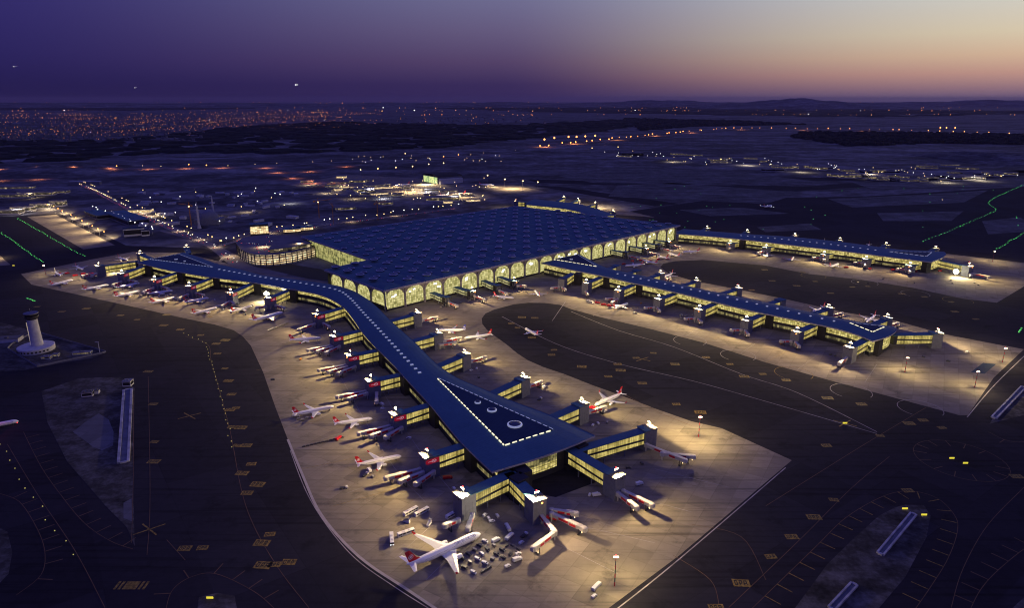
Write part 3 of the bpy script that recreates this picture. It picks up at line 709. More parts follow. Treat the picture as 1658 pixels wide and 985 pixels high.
# ------------------------------------------------------------------ gate bridges
GATES = {}
FLOOD = 370000.0
def gate(key, label, head, root, pier_name=None, sign=False, lit=True, zt=20.5, frame=False, power=1.0, hw=4.6, red=False, cap=True, group=None):
    hp = at(*head, zt); rp = at(*root, 20 if not frame else 15); hp = Vector((hp.x, hp.y)); rp = Vector((rp.x, rp.y))
    d_ = hp-rp; L = d_.length+4; d_ = d_.normalized(); rz = math.atan2(d_.y, d_.x)
    t = thing('gate_bridge', label, 'gate bridge', (rp.x, rp.y, 0), rz, group)
    GATES[key] = (rp, d_, L, zt); T0 = L-(14 if not frame else 10)
    zb = 6.2 if zt > 17 else 4.8; zh = zt-1.6 if not frame else zt-2
    m = MB(); m.box(-4, T0, -hw, hw, zb, zh); obj('hall', m, M['wall_dark'] if not frame else M['dark_metal'], t)
    m = MB(); m.box(-6, T0-.02, -hw-.7, hw+.7, zh+.01, zh+.7); obj('hall_roof', m, M['roof_pier'], t)
    for s in (-1, 1):
        m = MB(); y = s*(hw+.05)
        hz_ = zh-zb; zz = ((zb+.08*hz_, zb+.47*hz_, zb+.08*hz_, zb+.34*hz_), (zb+.64*hz_, zh-.5, zb+.50*hz_, zh-.5))
        for b0, t0, b1, t1 in zz:
            q = [(.5, y, b0), (T0-.3, y, b1), (T0-.3, y, t1), (.5, y, t0)]; uv = [(0, .2), (T0, .2), (T0, 5), (0, 5)]
            if s > 0: q, uv = q[::-1], uv[::-1]
            m.poly(q, 0, uv)
        obj('glazing', m, M['bridge_glass'] if not frame else M['bridge_glass_dim2'], t)
    m = MB()
    for x in (T0*.3, T0*.66):
        for y in (-hw+.6, hw-.6): m.box(x-.4, x+.4, y-.4, y+.4, 0, zb)
    obj('support_legs', m, M['tower_grey'], t)
    if frame:
        m = MB()
        for x in (T0-1, L):
            for y in (-5, 5): m.box(x-.5, x+.5, y-.5, y+.5, 0, zt-.5)
        m.box(T0-1.5, L+.5, -5.5, 5.5, zt-1.5, zt); m.box(T0-1.5, L+.5, -5.5, 5.5, 5, 5.8)
        obj('head_frame', m, M['dark_metal'], t)
        m = MB(); m.box(T0+3.5, L-2.5, -2.5, 3, 0, zt-1.6); obj('lift_shaft', m, M['tower_grey'], t)
        m = MB(); m.box(T0-1.4, L+.4, -5.4, 5.4, zt+.01, zt+.3); obj('cap', m, M['cap'] if cap else M['roof_pier'], t)
    else:
        m = MB(); m.box(T0, L, -6, 6, 0, zt)
        for k_ in range(1, 4): m.box(L-.02, L+.10, -6+k_*3-.12, -6+k_*3+.12, .2, zt-.4)
        for s in (-1, 1):
            for k_ in range(1, 4): m.box(T0+k_*3.5-.1, T0+k_*3.5+.1, s*6.05-.06, s*6.05+.06, .2, zt-6.5)
        obj('tower', m, M['tower_grey'], t)
        m = MB(); m.box(T0-.4, L-8.2, -6.5, 6.5, zt+.01, zt+.6); obj('tower_roof', m, M['roof_pier'], t)
        m = MB(); m.box(L-8.18, L+.5, -6.5, 6.5, zt+.01, zt+.75); obj('cap', m, M['cap'] if cap else M['roof_pier'], t)
    if sign:
        for s in (-1, 1):
            y0, y1 = sorted((s*6.01, s*6.25)); m = MB()
            # rounded signboard
            cz, hh, x0, x1 = zt-3.6, 2.3, T0+.2, L-.4; pr = []
            for cx_, a0 in ((x1-hh, -90), (x0+.3, 90)):
                if a0 < 0: pr += [(cx_+hh*math.cos(math.radians(a0+i*22.5)), cz+hh*math.sin(math.radians(a0+i*22.5))) for i in range(9)]
                else: pr += [(cx_, cz+hh), (cx_, cz-hh)]
            front = [(x, s*6.25, z) for x, z in pr]; back = [(x, s*6.01, z) for x, z in pr]
            m.poly(front if s < 0 else front[::-1])
            for i in range(len(pr)):
                j = (i+1) % len(pr); q = [back[i], back[j], front[j], front[i]]; m.poly(q if s < 0 else q[::-1])
            sg = obj('signboard', m, M['sign_red'], t)
            m = MB(); cx_ = T0+8.4 if s < 0 else T0+5.6; yy = s*6.3
            for i in range(20):           # oval ring emblem with a small wing inside, and a line of small letters
                a, b = 2*math.pi*i/20, 2*math.pi*(i+1)/20
                q = [(cx_+ra*1.5*math.cos(w), yy, cz+ra*math.sin(w)) for ra, w in ((1.5, a), (1.5, b), (1.15, b), (1.15, a))]
                m.poly(q if s < 0 else q[::-1])
            q = [(cx_-.8, yy, cz-.2), (cx_+.1, yy, cz-.5), (cx_+.9, yy, cz+.55), (cx_-.1, yy, cz+.3)]; m.poly(q if s < 0 else q[::-1])
            for i in range(7):
                xx = (cx_-2.3-i*.5) if s < 0 else (cx_+2.2+i*.55)
                q = [(xx-.17, yy, cz-.3), (xx+.17, yy, cz-.3), (xx+.17, yy, cz+.3), (xx-.17, yy, cz+.3)]; m.poly(q if s < 0 else q[::-1])
            obj('emblem', m, M['sign_white'], sg)
    if lit:
        zl = zt+5.2
        m = MB(); m.tube((L-5.5, 0, zt+.7), (L-5.5, 0, zl+1.0), .35, .22); m.box(L-5.8, L-5.2, -2.0, 2.0, zl-.2, zl+.15)
        ms = obj('lamp_mast', m, M['metal'], t)
        m = MB()
        for y in (-1.5, 0, 1.5): m.box(L-5.2, L-4.75, y-.55, y+.55, zl-.45, zl+.5)
        obj('flood_lamp', m, M['lamp_warm'], ms)
        m = MB(); m.box(L-5.9, L-5.1, -.4, .4, zl+1.0, zl+1.7); obj('beacon', m, M['lamp_red'] if red else M['lamp_warm'], ms)
        wp = rp+d_*(L-4.6)
        spot((wp.x, wp.y, zl), (d_.x, d_.y, -.52), FLOOD*power*rnd.uniform(.85, 1.15), 156, 1.0, (1, .73+rnd.uniform(-.03, .03), .35+rnd.uniform(-.05, .06)))
        m = MB(); m.box(L+.12, L+.4, 1.2, 2.6, zt-2.6, zt-1.6); obj('gate_lamp', m, M['lamp_orange'] if hash_(key) % 2 else M['wall_dark'], t)
    # dark stair core where the hall meets the pier
    if pier_name and not frame:
        m = MB(); m.box(-9, 3.5, hw+.75, hw+12.5, 0, 21.3)
        m.box(-5, .4, -hw-.25, hw+.25, 0, 4.7)
        obj('stair_core', m, M['core'], t)
    return t
def hash_(s): return sum(ord(c)*(i+3) for i, c in enumerate(s))
M['bridge_glass_dim2'] = mat_glass_lit('pale hall glass', (.95, .85, .4), (.35, .32, .12), .7, 3, 3, .2, .2)
NPR = 'on the near pier'
def ordl(i): return ORD[i]
GL = []
for i, (h_, r_) in enumerate((((690, 738), (752, 720)), ((639, 670), (695, 655)), ((599, 616), (649, 606)), ((566, 575), (614, 566)), ((541, 544), (587, 534)), ((513, 509), (558, 497)))):
    GL.append(('NL%d' % i, '%s sign tower up from the tip, near pier\'s left flank' % ordl(i), h_, r_, dict(sign=True, red=i in (0, 3), lit=True)))
for i, (h_, r_) in enumerate((((435, 482), (466, 470)), ((373, 474), (407, 459)), ((306, 463), (342, 450)), ((250, 453), (284, 442)), ((197, 443), (231, 431)))):
    GL.append(('NA%d' % i, '%s sign tower out from the bend, near pier\'s left arm' % ordl(i), h_, r_, dict(sign=True, red=i == 1, power=1.1)))
GL += [('NT0', 'left gate hall of the V shaped pair at the near pier\'s tip', (747, 801), (822, 768), dict(red=True)),
 ('NT1', 'right gate hall of the V shaped pair at the near pier\'s tip', (870, 808), (830, 770), dict(red=True)),
 ('NT2', 'lone dark glass gate hall right of the lit end wall of the near pier', (999, 770), (926, 728), dict(red=True)),
 ('NR0', 'long lit gate hall at the right corner of the near pier\'s tip', (1052, 692), (946, 724), dict(power=1.3))]
for i, (h_, r_) in enumerate((((943, 653), (880, 681)), ((848, 612), (790, 640)), ((753, 573), (700, 596)), ((709, 540), (657, 555)), ((675, 507), (630, 520)))):
    GL.append(('NR%d' % (i+1), '%s gate hall up from the tip corner, near pier\'s right flank' % ordl(i), h_, r_, dict(power=1.1, red=i in (2, 4))))
for i, (h_, r_) in enumerate((((910, 452), (926, 443)), ((949, 458), (974, 448)), ((1001, 470), (1027, 460)), ((1066, 484), (1095, 474)), ((1132, 501), (1160, 490)), ((1208, 519), (1236, 508)), ((1290, 537), (1320, 525)), ((1376, 562), (1404, 548)))):
    GL.append(('MN%d' % i, '%s gate tower from the terminal along the middle pier\'s near side' % ordl(i), h_, r_, dict(lit=i > 0, power=1.2, red=i == 6)))
GL.append(('ME0', 'glass gate hall stretching out from the end of the middle pier', (1519, 539), (1450, 541), dict(red=True, power=1.3)))
for i, (h_, r_) in enumerate((((999, 430), (983, 436)), ((1033, 438), (1013, 443)), ((1070, 443), (1050, 450)), ((1128, 455), (1105, 462)), ((1195, 467), (1170, 475)), ((1265, 485), (1246, 491)), ((1342, 499), (1318, 507)), ((1437, 515), (1412, 526)))):
    GL.append(('MF%d' % i, '%s gate hall from the terminal behind the middle pier\'s roof' % ordl(i), h_, r_, dict(lit=i not in (0, 1, 5), cap=i not in (0, 1, 5), power=.6, red=i in (4, 6))))
for i, (h_, r_) in enumerate((((1182, 394), (1196, 388)), ((1240, 401), (1256, 394)), ((1334, 412), (1352, 405)), ((1402, 420), (1420, 413.5)), ((1473, 430), (1490, 423)))):
    GL.append(('EN%d' % i, '%s dark gate tower from the terminal along the far pier\'s near side' % ordl(i), h_, r_, dict(power=1.1, cap=False, zt=14.5)))
GL.append(('EE0', 'gate hall beyond the rounded end of the far pier, with glaring lamp', (1570, 431), (1508, 418), dict(red=True, power=1.2)))
for i, (h_, r_) in enumerate((((1145, 370), (1133, 374)), ((1210, 376), (1198, 380)), ((1287, 382), (1275, 386)), ((1360, 389.5), (1348, 394)), ((1435, 397), (1423, 402)), ((1515, 403), (1502, 408)))):
    GL.append(('EF%d' % i, '%s lamp topped gate head from the terminal behind the far pier roof' % ordl(i), h_, r_, dict(power=.35, red=i == 5)))
GL += [('NF0', 'lamp topped gate head behind the outer corner of the near pier\'s left arm', (227, 411), (246, 419), dict(power=.8)),
 ('NF1', 'lamp topped gate head behind the inner corner of the near pier\'s left arm', (302, 401), (305, 409), dict(power=.8)),
 ('NE0', 'lit gate hall stretching left from the end of the near pier\'s left arm', (159, 431), (218, 423), dict(power=1.0))]
for i, (h_, r_) in enumerate((((835, 326), (850, 327)), ((913, 320), (903, 325)), ((936, 324), (925, 328)), ((964, 330), (952, 334)), ((993, 343), (978, 345)))):
    GL.append(('BK%d' % i, '%s lamp topped gate head from the left on the back pier' % ordl(i), h_, r_, dict(power=.5, red=i == 0)))
for key, lb, h_, r_, kw in GL: gate(key, lb, h_, r_, pier_name='p' if key[:2] in ('NL', 'NA', 'NR', 'MN', 'EN', 'NT') else None, **kw)
for i, (h_, r_) in enumerate((((724, 481), (699, 472)), ((765, 471), (736, 463)), ((806, 462), (783, 453)), ((833, 455), (809, 447)), ((1015, 408), (991, 404)), ((1046, 402), (1022, 398)), ((1068, 396), (1044, 392)), ((1083, 391), (1062, 388)))):
    gate('TF%d' % i, '%s open framed gate hall from the left against the arched terminal front' % ordl(i), h_, r_, frame=True, lit=i in (1, 3, 5, 7), cap=False, zt=15, power=.7)

# extra spots without lamp bodies, added by the tip masts to brighten the big airliner
for key, tgt in (('NT0', (728, 885)), ('NT1', (740, 885))):
    rp, d_, L, zt = GATES[key]; p = rp+d_*(L-7); q = at(*tgt); v_ = Vector((q.x-p.x, q.y-p.y, -zt-2)).normalized()
    spot((p.x, p.y, zt+5.2), v_, FLOOD*.55, 120, 1.0, (1, .82, .5))
# dark service yards between pier walls and gate towers
yd = MB()
def yard(name, side, i0, i1, w):
    W_ = PIERS[name][side]; ax = PIERS[name]['axis']; pr = None
    for i in range(i0, min(i1, len(W_))):
        ad = ax[i][1]; nr = Vector((-ad.y, ad.x))*side; a = W_[i]-nr*1; b = W_[i]+nr*w; q = (a, b)
        if pr:
            f = [(pr[0].x, pr[0].y, .1), (q[0].x, q[0].y, .1), (q[1].x, q[1].y, .1), (pr[1].x, pr[1].y, .1)]
            yd.poly(f if side < 0 else f[::-1])
        pr = q
yard('near', 1, 2, 200, 36); yard('near', -1, 45, 76, 18); yard('middle', 1, 4, 200, 28); yard('far', 1, 0, 200, 20); yard('middle', -1, 8, 40, 10)
q = gpts([(800, 772), (838, 768), (870, 752), (915, 735), (965, 760), (975, 778), (900, 806), (868, 800), (840, 785)]); yd.poly([(p.x, p.y, .14) for p in q][::-1])
structure('service_yard', yd, M['asphalt'])
# ------------------------------------------------------------------ jet bridges
def jet(p, q, label, zb=5.2, group=None, red=True):
    p = Vector((p[0], p[1])); q = Vector((q[0], q[1])); d_ = q-p; L = d_.length; d_ = d_.normalized()
    t = thing('jet_bridge', label, 'jet bridge', (p.x, p.y, 0), math.atan2(d_.y, d_.x), group)
    m = MB(); m.lathe((0, 0, 0), [(.6, 0), (.6, zb-.6), (2.1, zb-.5), (2.1, zb+3.0), (1.2, zb+3.4)], 12); obj('rotunda', m, M['jet_tunnel'], t)
    a, b = L*.52, L-3.4
    m = MB(); m.box(1.5, a, -1.55, 1.55, zb, zb+2.9); obj('tunnel', m, M['jet_tunnel'], t)
    if red:
        for s in (-1, 1):
            m = MB(); y0, y1 = sorted((s*1.56, s*1.62)); m.box(a*.45, a-.6, y0, y1, zb+.5, zb+2.5); obj('red_panel', m, M['red'], t)
    m = MB(); m.box(a-.01, b, -1.85, 1.85, zb-.25, zb+3.1)
    for k_ in range(int((b-a)/2)): m.box(a+k_*2, a+k_*2+.2, -1.93, 1.93, zb-.2, zb+3.18)
    obj('outer_tunnel', m, M['jet_tunnel'], t)
    if red:
        for s in (-1, 1):
            m = MB(); y0, y1 = sorted((s*1.94, s*2.0)); m.box(a+1, a+(b-a)*.55, y0, y1, zb+.3, zb+2.2); obj('red_panel', m, M['red'], t)
    m = MB(); m.lathe((b+1.2, 0, 0), [(2.3, zb-.4), (2.3, zb+2.9), (1.4, zb+3.3)], 12); m.box(b+1.2, b+3.6, -1.5, 1.5, zb-.3, zb+2.6); obj('cab', m, M['jet_tunnel'], t)
    m = MB(); m.box(b-3.2, b-2.6, -2.4, -1.9, .8, zb+.4); m.box(b-3.2, b-2.6, 1.9, 2.4, .8, zb+.4); m.box(b-3.6, b-2.2, -2.5, 2.5, .7, 1.3)
    for y in (-2, -1.2, 1.2, 2): m.tube((b-2.9, y-.25, .55), (b-2.9, y+.25, .55), .55, None, 10)
    obj('wheel_support', m, M['dark_metal'], t)
    m = MB(); m.box(b+.2, b+.8, -2.42, -2.3, zb-.9, zb-.3); obj('work_lamp', m, M['lamp_yellow'], t)
    return t
def gl(key, x, y):
    rp, d_, L, zt = GATES[key]; e = Vector((-d_.y, d_.x))
    cam_s = 1 if e.y < 0 else -1       # +y here is always the side turned to the camera
    return rp+d_*(L+x)+e*cam_s*y
LB = {k: lb for k, lb, *_ in GL}
def jl(key, w):
    s = LB[key].replace(' gate hall', '').replace(' gate tower', ' tower').replace('sign tower', 'tower').replace(' gate head', '').replace(' from the terminal', '').replace('lamp topped ', '')
    s = s.replace('dark tower', 'tower').replace(' up from the tip', ' from the tip').replace(' out from the bend', ' from the bend').replace('framed', 'framed hall').replace(' from the left at the terminal front', ' along the terminal front')
    s = s.replace("long lit at the", 'hall at the').replace('up from the tip corner', 'up from tip corner').replace('dark tower', 'tower')
    s = s.replace('hall hall', 'hall').replace('second framed', 'second framed')
    s = s.replace(', with glaring lamp', '').replace('behind the middle pier\'s roof', 'behind middle pier roof').replace('lone dark glass hall', 'dark glass hall').replace('lone dark glass right of the lit end wall of the near pier', 'dark glass hall right of near pier\'s lit end wall').replace('lone dark glass hall right of the lit end wall of the near pier', 'dark glass hall right of near pier\'s lit end wall').replace('left hall of the V shaped pair at the near pier\'s tip', 'left V hall')
    s = s.replace('lit stretching left from the end of the near pier\'s left arm', 'hall left of the left arm\'s end')
    lab = w+' at '+s
    if len(lab.split()) > 16: print('LONG', lab)
    return lab
JP = {'out1': ((1, -3), (34, -6), 'far outward jet bridge'), 'out2': ((1, 3), (25, 5.5), 'near outward jet bridge'), 'side': ((-7, 7.5), (16, 17), 'sideways jet bridge'),
      'up': ((-8, 8), (-2, 30), 'jet bridge swung towards us'), 'sl': ((1, -3), (15, -13), 'short far side jet bridge'), 'sr': ((1, 3), (13, 15), 'short near side jet bridge'), 'one': ((1, 0), (30, 3), 'straight jet bridge')}
JL = {'NL0': 'out1 out2 side', 'NL1': 'out1 out2 side', 'NL2': 'out1 out2 up', 'NL3': 'out1 out2 side', 'NL4': 'out1 out2 side', 'NL5': 'one up', 'NA0': 'sl up', 'NA1': 'one sr', 'NA2': 'one up', 'NA3': 'one up', 'NA4': 'one up',
      'NR1': 'one', 'NR2': 'one', 'NR3': 'one', 'NR4': 'one side', 'NR5': 'one', 'MN0': 'sl sr', 'MN1': 'sr', 'MN2': 'out2 sl', 'MN3': 'sl sr', 'MN4': 'sl sr', 'MN5': 'sl sr', 'MN6': 'sl sr', 'MN7': 'one', 'EN0': 'sr', 'EN1': 'one', 'EN2': 'sl sr', 'EN3': 'sl sr', 'EN4': 'sl sr', 'EE0': 'out1 sr', 'TF0': 'one', 'TF1': 'one', 'TF2': 'one', 'TF3': 'sl', 'TF4': 'one', 'TF5': 'one', 'TF6': 'one', 'TF7': 'one', 'MF2': 'one', 'MF6': 'one', 'MF7': 'one', 'NE0': 'sr one', 'NT2': 'out1 out2'}
for k_, ws in JL.items():
    if k_ not in LB: LB[k_] = '%s framed gate hall from the left at the terminal front' % ordl(int(k_[2:]))
    for w in ws.split():
        a, b, lb = JP[w]; j = rnd.uniform(-3, 3)
        jet(gl(k_, *a), gl(k_, b[0]+j, b[1]+j*.4), jl(k_, lb))
p0 = at(868, 838); p1 = at(898, 866, 5); p2 = at(861, 894, 5)
jet(p0, p1, 'inner section of the long angled jet bridge right of the largest airliner')
jet(p1, p2, 'outer section with red panel of the angled jet bridge right of the largest airliner')
jet(at(893, 830, 5), at(937, 836, 5), 'red panelled jet bridge, upper of two pointing right from the V shaped gate')
jet(at(893, 836, 5), at(950, 862, 5), 'red panelled jet bridge, lower of two pointing right from the V shaped gate')
jet(at(742, 846, 5), at(717, 856, 5), 'jet bridge parked against the left foot of the V shaped gate')
jet(at(765, 838, 5), at(757, 862, 5), 'jet bridge pointing at the nose of the largest airliner')
jet(at(1046, 722, 6), at(1112, 750, 5), 'long jet bridge reaching right from the gate hall at the tip\'s right corner')
jet(at(1072, 738, 5), at(1126, 743, 5), 'second red jet bridge behind the long one at the tip\'s right corner')
# ------------------------------------------------------------------ airliners
def airliner(name, wide):
    kx, ky, kz = (1.6, 1.68, 1.5) if wide else (1, 1, 1); R0 = 2.95/kz if wide else 2.0
    t = thing(name, 'airliner', 'airliner'); P = lambda x, y, z: (x*kx, y*ky, z*kz)
    m = MB(); st = [(20, .06, 2.95), (19.6, .6, 3.0), (18.9, 1.1, 3.12), (17.8, 1.55, 3.26), (16.3, 1.88, 3.38), (14.5, 2, 3.4), (6, 2, 3.4), (-2, 2, 3.4), (-8, 2, 3.4), (-11.5, 1.78, 3.6), (-14.5, 1.35, 4.0), (-17.3, .85, 4.45), (-19.3, .4, 4.8), (-20, .12, 4.9)]
    n_ = 18; rings = [[(x*kx, r_*R0/2*kz*math.sin(2*math.pi*i/n_), zc*kz+r_*R0/2*kz*math.cos(2*math.pi*i/n_)) for i in range(n_)] for x, r_, zc in st]
    for A_, B_ in zip(rings, rings[1:]):
        for i in range(n_): m.poly([A_[i], A_[(i+1) % n_], B_[(i+1) % n_], B_[i]][::-1])
    m.poly(rings[0]); m.poly(rings[-1][::-1])
    obj('fuselage', m, M['white_body'], t, True)
    def surf(rt, mi, s, th0, th1, part, mat):
        # rt: list of (y, x_front, x_back, z)
        m = MB(); secs = []
        for k_, (y, xf, xb, z) in enumerate(rt):
            th = th0+(th1-th0)*k_/(len(rt)-1); xm = xf+(xb-xf)*.35
            secs.append([P(xf, s*y, z), P(xm, s*y, z+th/2), P(xb, s*y, z), P(xm, s*y, z-th/2)])
        for A_, B_ in zip(secs, secs[1:]):
            for i in range(4):
                q = [A_[i], A_[(i+1) % 4], B_[(i+1) % 4], B_[i]]; m.poly(q if s < 0 else q[::-1])
        m.poly(secs[-1] if s < 0 else secs[-1][::-1])
        return obj(part, m, mat, t)
    for s in (-1, 1):
        w = surf([(.6, 5.6, -3.0, 2.5), (6, 2.3, -3.0, 2.85), (12, -1.2, -4.6, 3.3), (17, -4.2, -5.8, 3.8)], 0, s, .75, .22, 'wing', M['grey_body'])
        m = MB(); q = [P(-4.3, s*17, 3.8), P(-5.8, s*17, 3.8), P(-6.6, s*17.5, 5.7), P(-6.0, s*17.5, 5.7)]; m.poly(q); m.poly([(x, y+s*.12, z) for x, y, z in q][::-1]); obj('winglet', m, M['red'], w)
        surf([(.5, -15.4, -18.8, 4.5), (6.3, -18.4, -20.0, 5.0)], 0, s, .4, .15, 'tailplane', M['white_body'])
        m = MB(); m.lathe((2.6*kx, s*5.9*ky, 1.55*kz), [(.85*kz, 2.4*kx), (1.15*kz, 2.0*kx), (1.2*kz, .6*kx), (.95*kz, -1.2*kx), (.5*kz, -1.7*kx)], 14, 0, 'x')
        m.poly([P(4.2, s*5.75, 2.6), P(1.2, s*5.75, 2.9), P(1.2, s*6.05, 2.9), P(4.2, s*6.05, 2.6)]); obj('engine', m, M['white_body'], t, True)
        m = MB(); m.tube(P(-1, s*2.1, 2.4), P(-1, s*2.1, .5), .16*kx)
        for dy in (-.35, .35):
            for dx in ((-.75, .75) if wide else (0,)): m.tube((-1*kx+dx*1.1, s*2.1*ky+dy-.18, .55), (-1*kx+dx*1.1, s*2.1*ky+dy+.18, .55), .55, None, 10)
        obj('main_gear', m, M['rubber'], t)
        m = MB()
        for i in range(44):
            x = (15.2-i*.62)*kx; 
            if -1 < i-22 < 1: continue
            y = s*(R0*kz*.972+.02); z = 3.4*kz+.48*kz; m.poly([(x, y, z), (x+.3, y, z), (x+.3, y*.985, z+.4), (x, y*.985, z+.4)][::-1 if s > 0 else 1])
        obj('cabin_windows', m, M['dark_glass'], t)
    m = MB(); secs = [[P(-12.2, 0, 5.0), P(-15, .26, 5.0), P(-18.6, 0, 5.2), P(-15, -.26, 5.0)], [P(-14.8, 0, 6.6), P(-16.5, .22, 6.6), P(-19.1, 0, 6.6), P(-16.5, -.22, 6.6)], [P(-18.1, 0, 11.6), P(-19.2, .1, 11.6), P(-20.6, 0, 11.6), P(-19.2, -.1, 11.6)]]
    for A_, B_ in zip(secs, secs[1:]):
        for i in range(4): m.poly([A_[i], A_[(i+1) % 4], B_[(i+1) % 4], B_[i]][::-1])
    m.poly(secs[-1][::-1])
    fin = obj('tail_fin', m, M['red'], t)
    for s in (-1, 1):          # white ring with a small bird in it
        m = MB(); cx_, cz, y = -17.7, 8.0, s*.25
        for i in range(16):
            a, b = 2*math.pi*i/16, 2*math.pi*(i+1)/16
            q = [P(cx_+ra*math.cos(w), y, cz+ra*math.sin(w)) for ra, w in ((1.25, a), (1.25, b), (.98, b), (.98, a))]; m.poly(q if s < 0 else q[::-1])
        q = [P(cx_-.75, y, cz-.5), P(cx_+.1, y, cz-.55), P(cx_+.5, y, cz+.1), P(cx_+.75, y, cz+.75), P(cx_+.1, y, cz+.45), P(cx_-.5, y, cz+.3)]; m.poly(q if s < 0 else q[::-1])
        obj('emblem', m, M['white_body'], fin)
    m = MB(); m.tube(P(15, 0, 2), P(15, 0, .45), .12*kx)
    for y in (-.3, .3): m.tube((15*kx, y-.14, .45), (15*kx, y+.14, .45), .45, None, 10)
    obj('nose_gear', m, M['rubber'], t)
    m = MB()
    for s in (-1, 1): 
        q = [(18.35*kx, s*.15, 3.9*kz+.42*kz*R0/2), (17.5*kx, s*.15, 3.9*kz+.98*kz*R0/2), (17.15*kx, s*1.25*kz*R0/2, 3.9*kz+.55*kz*R0/2), (18.0*kx, s*1.05*kz*R0/2, 3.9*kz+.22*kz*R0/2)]
        m.poly(q if s < 0 else q[::-1])
    obj('cockpit_windows', m, M['dark_glass'], t)
    return t
narrow = airliner('narrow_airliner', False); wide = airliner('wide_airliner', True)
used = set()
def put_plane(nose, tail, label, big=False, k=1.0, fin=None, heading=None, z=4.0):
    a, b = at(*nose, z), at(*tail, z+1); d_ = (a-b); d_.z = 0; d_ = d_.normalized()
    if heading is not None: d_ = Vector((math.cos(heading), math.sin(heading), 0))
    src = wide if big else narrow; half = (32 if big else 20)*k
    loc = (a.x-d_.x*half, a.y-d_.y*half, .06); rz = math.atan2(d_.y, d_.x)
    if src.name in used: o = dup(src, loc, rz, label)
    else: used.add(src.name); o = src; o.location = loc; o.rotation_euler = (0, 0, rz); o['label'] = label
    o.scale = (k,)*3
    return o
BIG = put_plane((778, 863), (679, 907), 'largest white airliner, red tail fin, parked at the V shaped gate nearest us', True, 1.0, z=5.5)
PL = [
 ((650, 738), (574, 752), 'airliner with red tail parked below the nearest sign tower, left flank', 1.05),
 ((603, 677), (538, 685), 'warm lit airliner with red tail beside the second sign tower from the tip', .98),
 ((541, 658), (471, 671), 'airliner with red tail and dark loaders round its wing, left apron edge', 1.08),
 ((520, 547), (466, 550), 'airliner with red tail between the two sign towers at the bend', 1.05),
 ((408, 495), (377, 503), 'cream lit airliner just left of the larger one at the bend', .95),
 ((351, 498), (318, 506), 'airliner with dark vehicles behind it, third from the bend', 1.05),
 ((338, 482), (303, 488), 'bright airliner under the third sign tower from the bend', 1.0),
 ((284, 481), (243, 491), 'airliner at the apron edge with loaders under its wing, left arm', 1.1),
 ((280, 470), (247, 474), 'airliner parked close to the fourth sign tower from the bend', .98),
 ((226, 471), (190, 479), 'airliner right of a red truck, beside the outermost sign tower', 1.1),
 ((226, 458), (186, 466), 'warm white airliner just in front of the outermost sign tower', 1.05),
 ((176, 461), (130, 470), 'violet white airliner at the apron edge, second from the far left', 1.1),
 ((118, 453), (84, 461), 'airliner with red trucks beside it at the far left end of the apron', 1.1),
 ((1006, 637), (1006, 637), '', 1),
 ((752, 547), (800, 540), 'silver airliner with red tail, nose left, on the apron right of the near pier', 1.0),
 ((709, 534), (748, 533), 'airliner with navy tail fin parked behind the near pier', 1.0),
 ((850, 531), (877, 545), 'lone airliner taxiing on the dark tarmac loop', .92),
 ((963, 656), (1006, 637), 'airliner nosed up to the gate right of the near pier', 1.12),
 ((1017, 491), (986, 501), 'white airliner among red trucks, nose right, near side of the middle pier', 1.0),
 ((866, 470), (877, 483), 'small airliner nosed towards the arched front left of the middle pier', .95),
 ((832, 482), (811, 479), 'pale airliner by the dark bend opposite the open framed gates', .9),
 ((1074, 449), (1093, 440), 'airliner with red tail behind the third hall of the middle pier', 1.0),
 ((1316, 506), (1336, 496), 'airliner with red tail beside the outermost but one hall behind the middle pier', 1.05),
 ((1403, 521), (1416, 511), 'airliner with red tail showing behind the rounded end of the middle pier', 1.05),
 ((1062, 413), (1083, 419), 'cream airliner between the framed gates and the far dark loop', 1.0),
 ((1082, 409), (1102, 415), 'cream airliner farthest along the terminal front', 1.0),
 ((1040, 421), (1064, 426), 'airliner with red tail near the framed gates, middle of three', 1.0),
 ((1012, 430), (1047, 427), 'airliner beside red trucks, nearest the middle pier at the terminal front', 1.0),
 ((1105, 408), (1130, 406), 'warm lit airliner below the start of the far pier', 1.0),
 ((1358, 427), (1337, 434), 'white airliner under the far pier\'s third dark tower', 1.1),
 ((1285, 416), (1280, 423), 'white airliner seen tail on below the far pier', 1.0),
 ((1243, 409), (1240, 416), 'small pale airliner under the second dark tower of the far pier', .95),
 ((1333, 397), (1335, 390), 'airliner with upright pale fin standing behind the far pier roof', 1.1),
 ((1404, 401), (1408, 394), 'airliner behind the far pier roof, spread wings visible', 1.0),
 ((134, 436), (122, 430), 'small airliner seen nose on at the back of the far left apron', 1.0),
 ((98, 446), (90, 440), 'small airliner with pale tail at the far left apron corner', 1.0),
 ((207, 421), (198, 418), 'airliner behind the end of the near pier\'s left arm', 1.0),
 ((1250, 333), (1222, 338), 'airliner with bright wing lights rolling on the far runway', 1.3),
 ((30, 681), (-14, 688), 'airliner entering at the left edge, glowing pink beacon', 1.05),
 ((733, 316), (757, 313), 'airliner with dark red tail on the remote stand before the hangar', 1.4),
 ((705, 318), (740, 314), 'airliner with tall white tail on the remote stand before the hangar', 1.4),
 ((640, 301), (662, 299), 'airliner standing left of the green lit hangar', 1.5),
 ((800, 300), (776, 299), 'airliner parked to the right of the green lit hangar', 1.5),
]
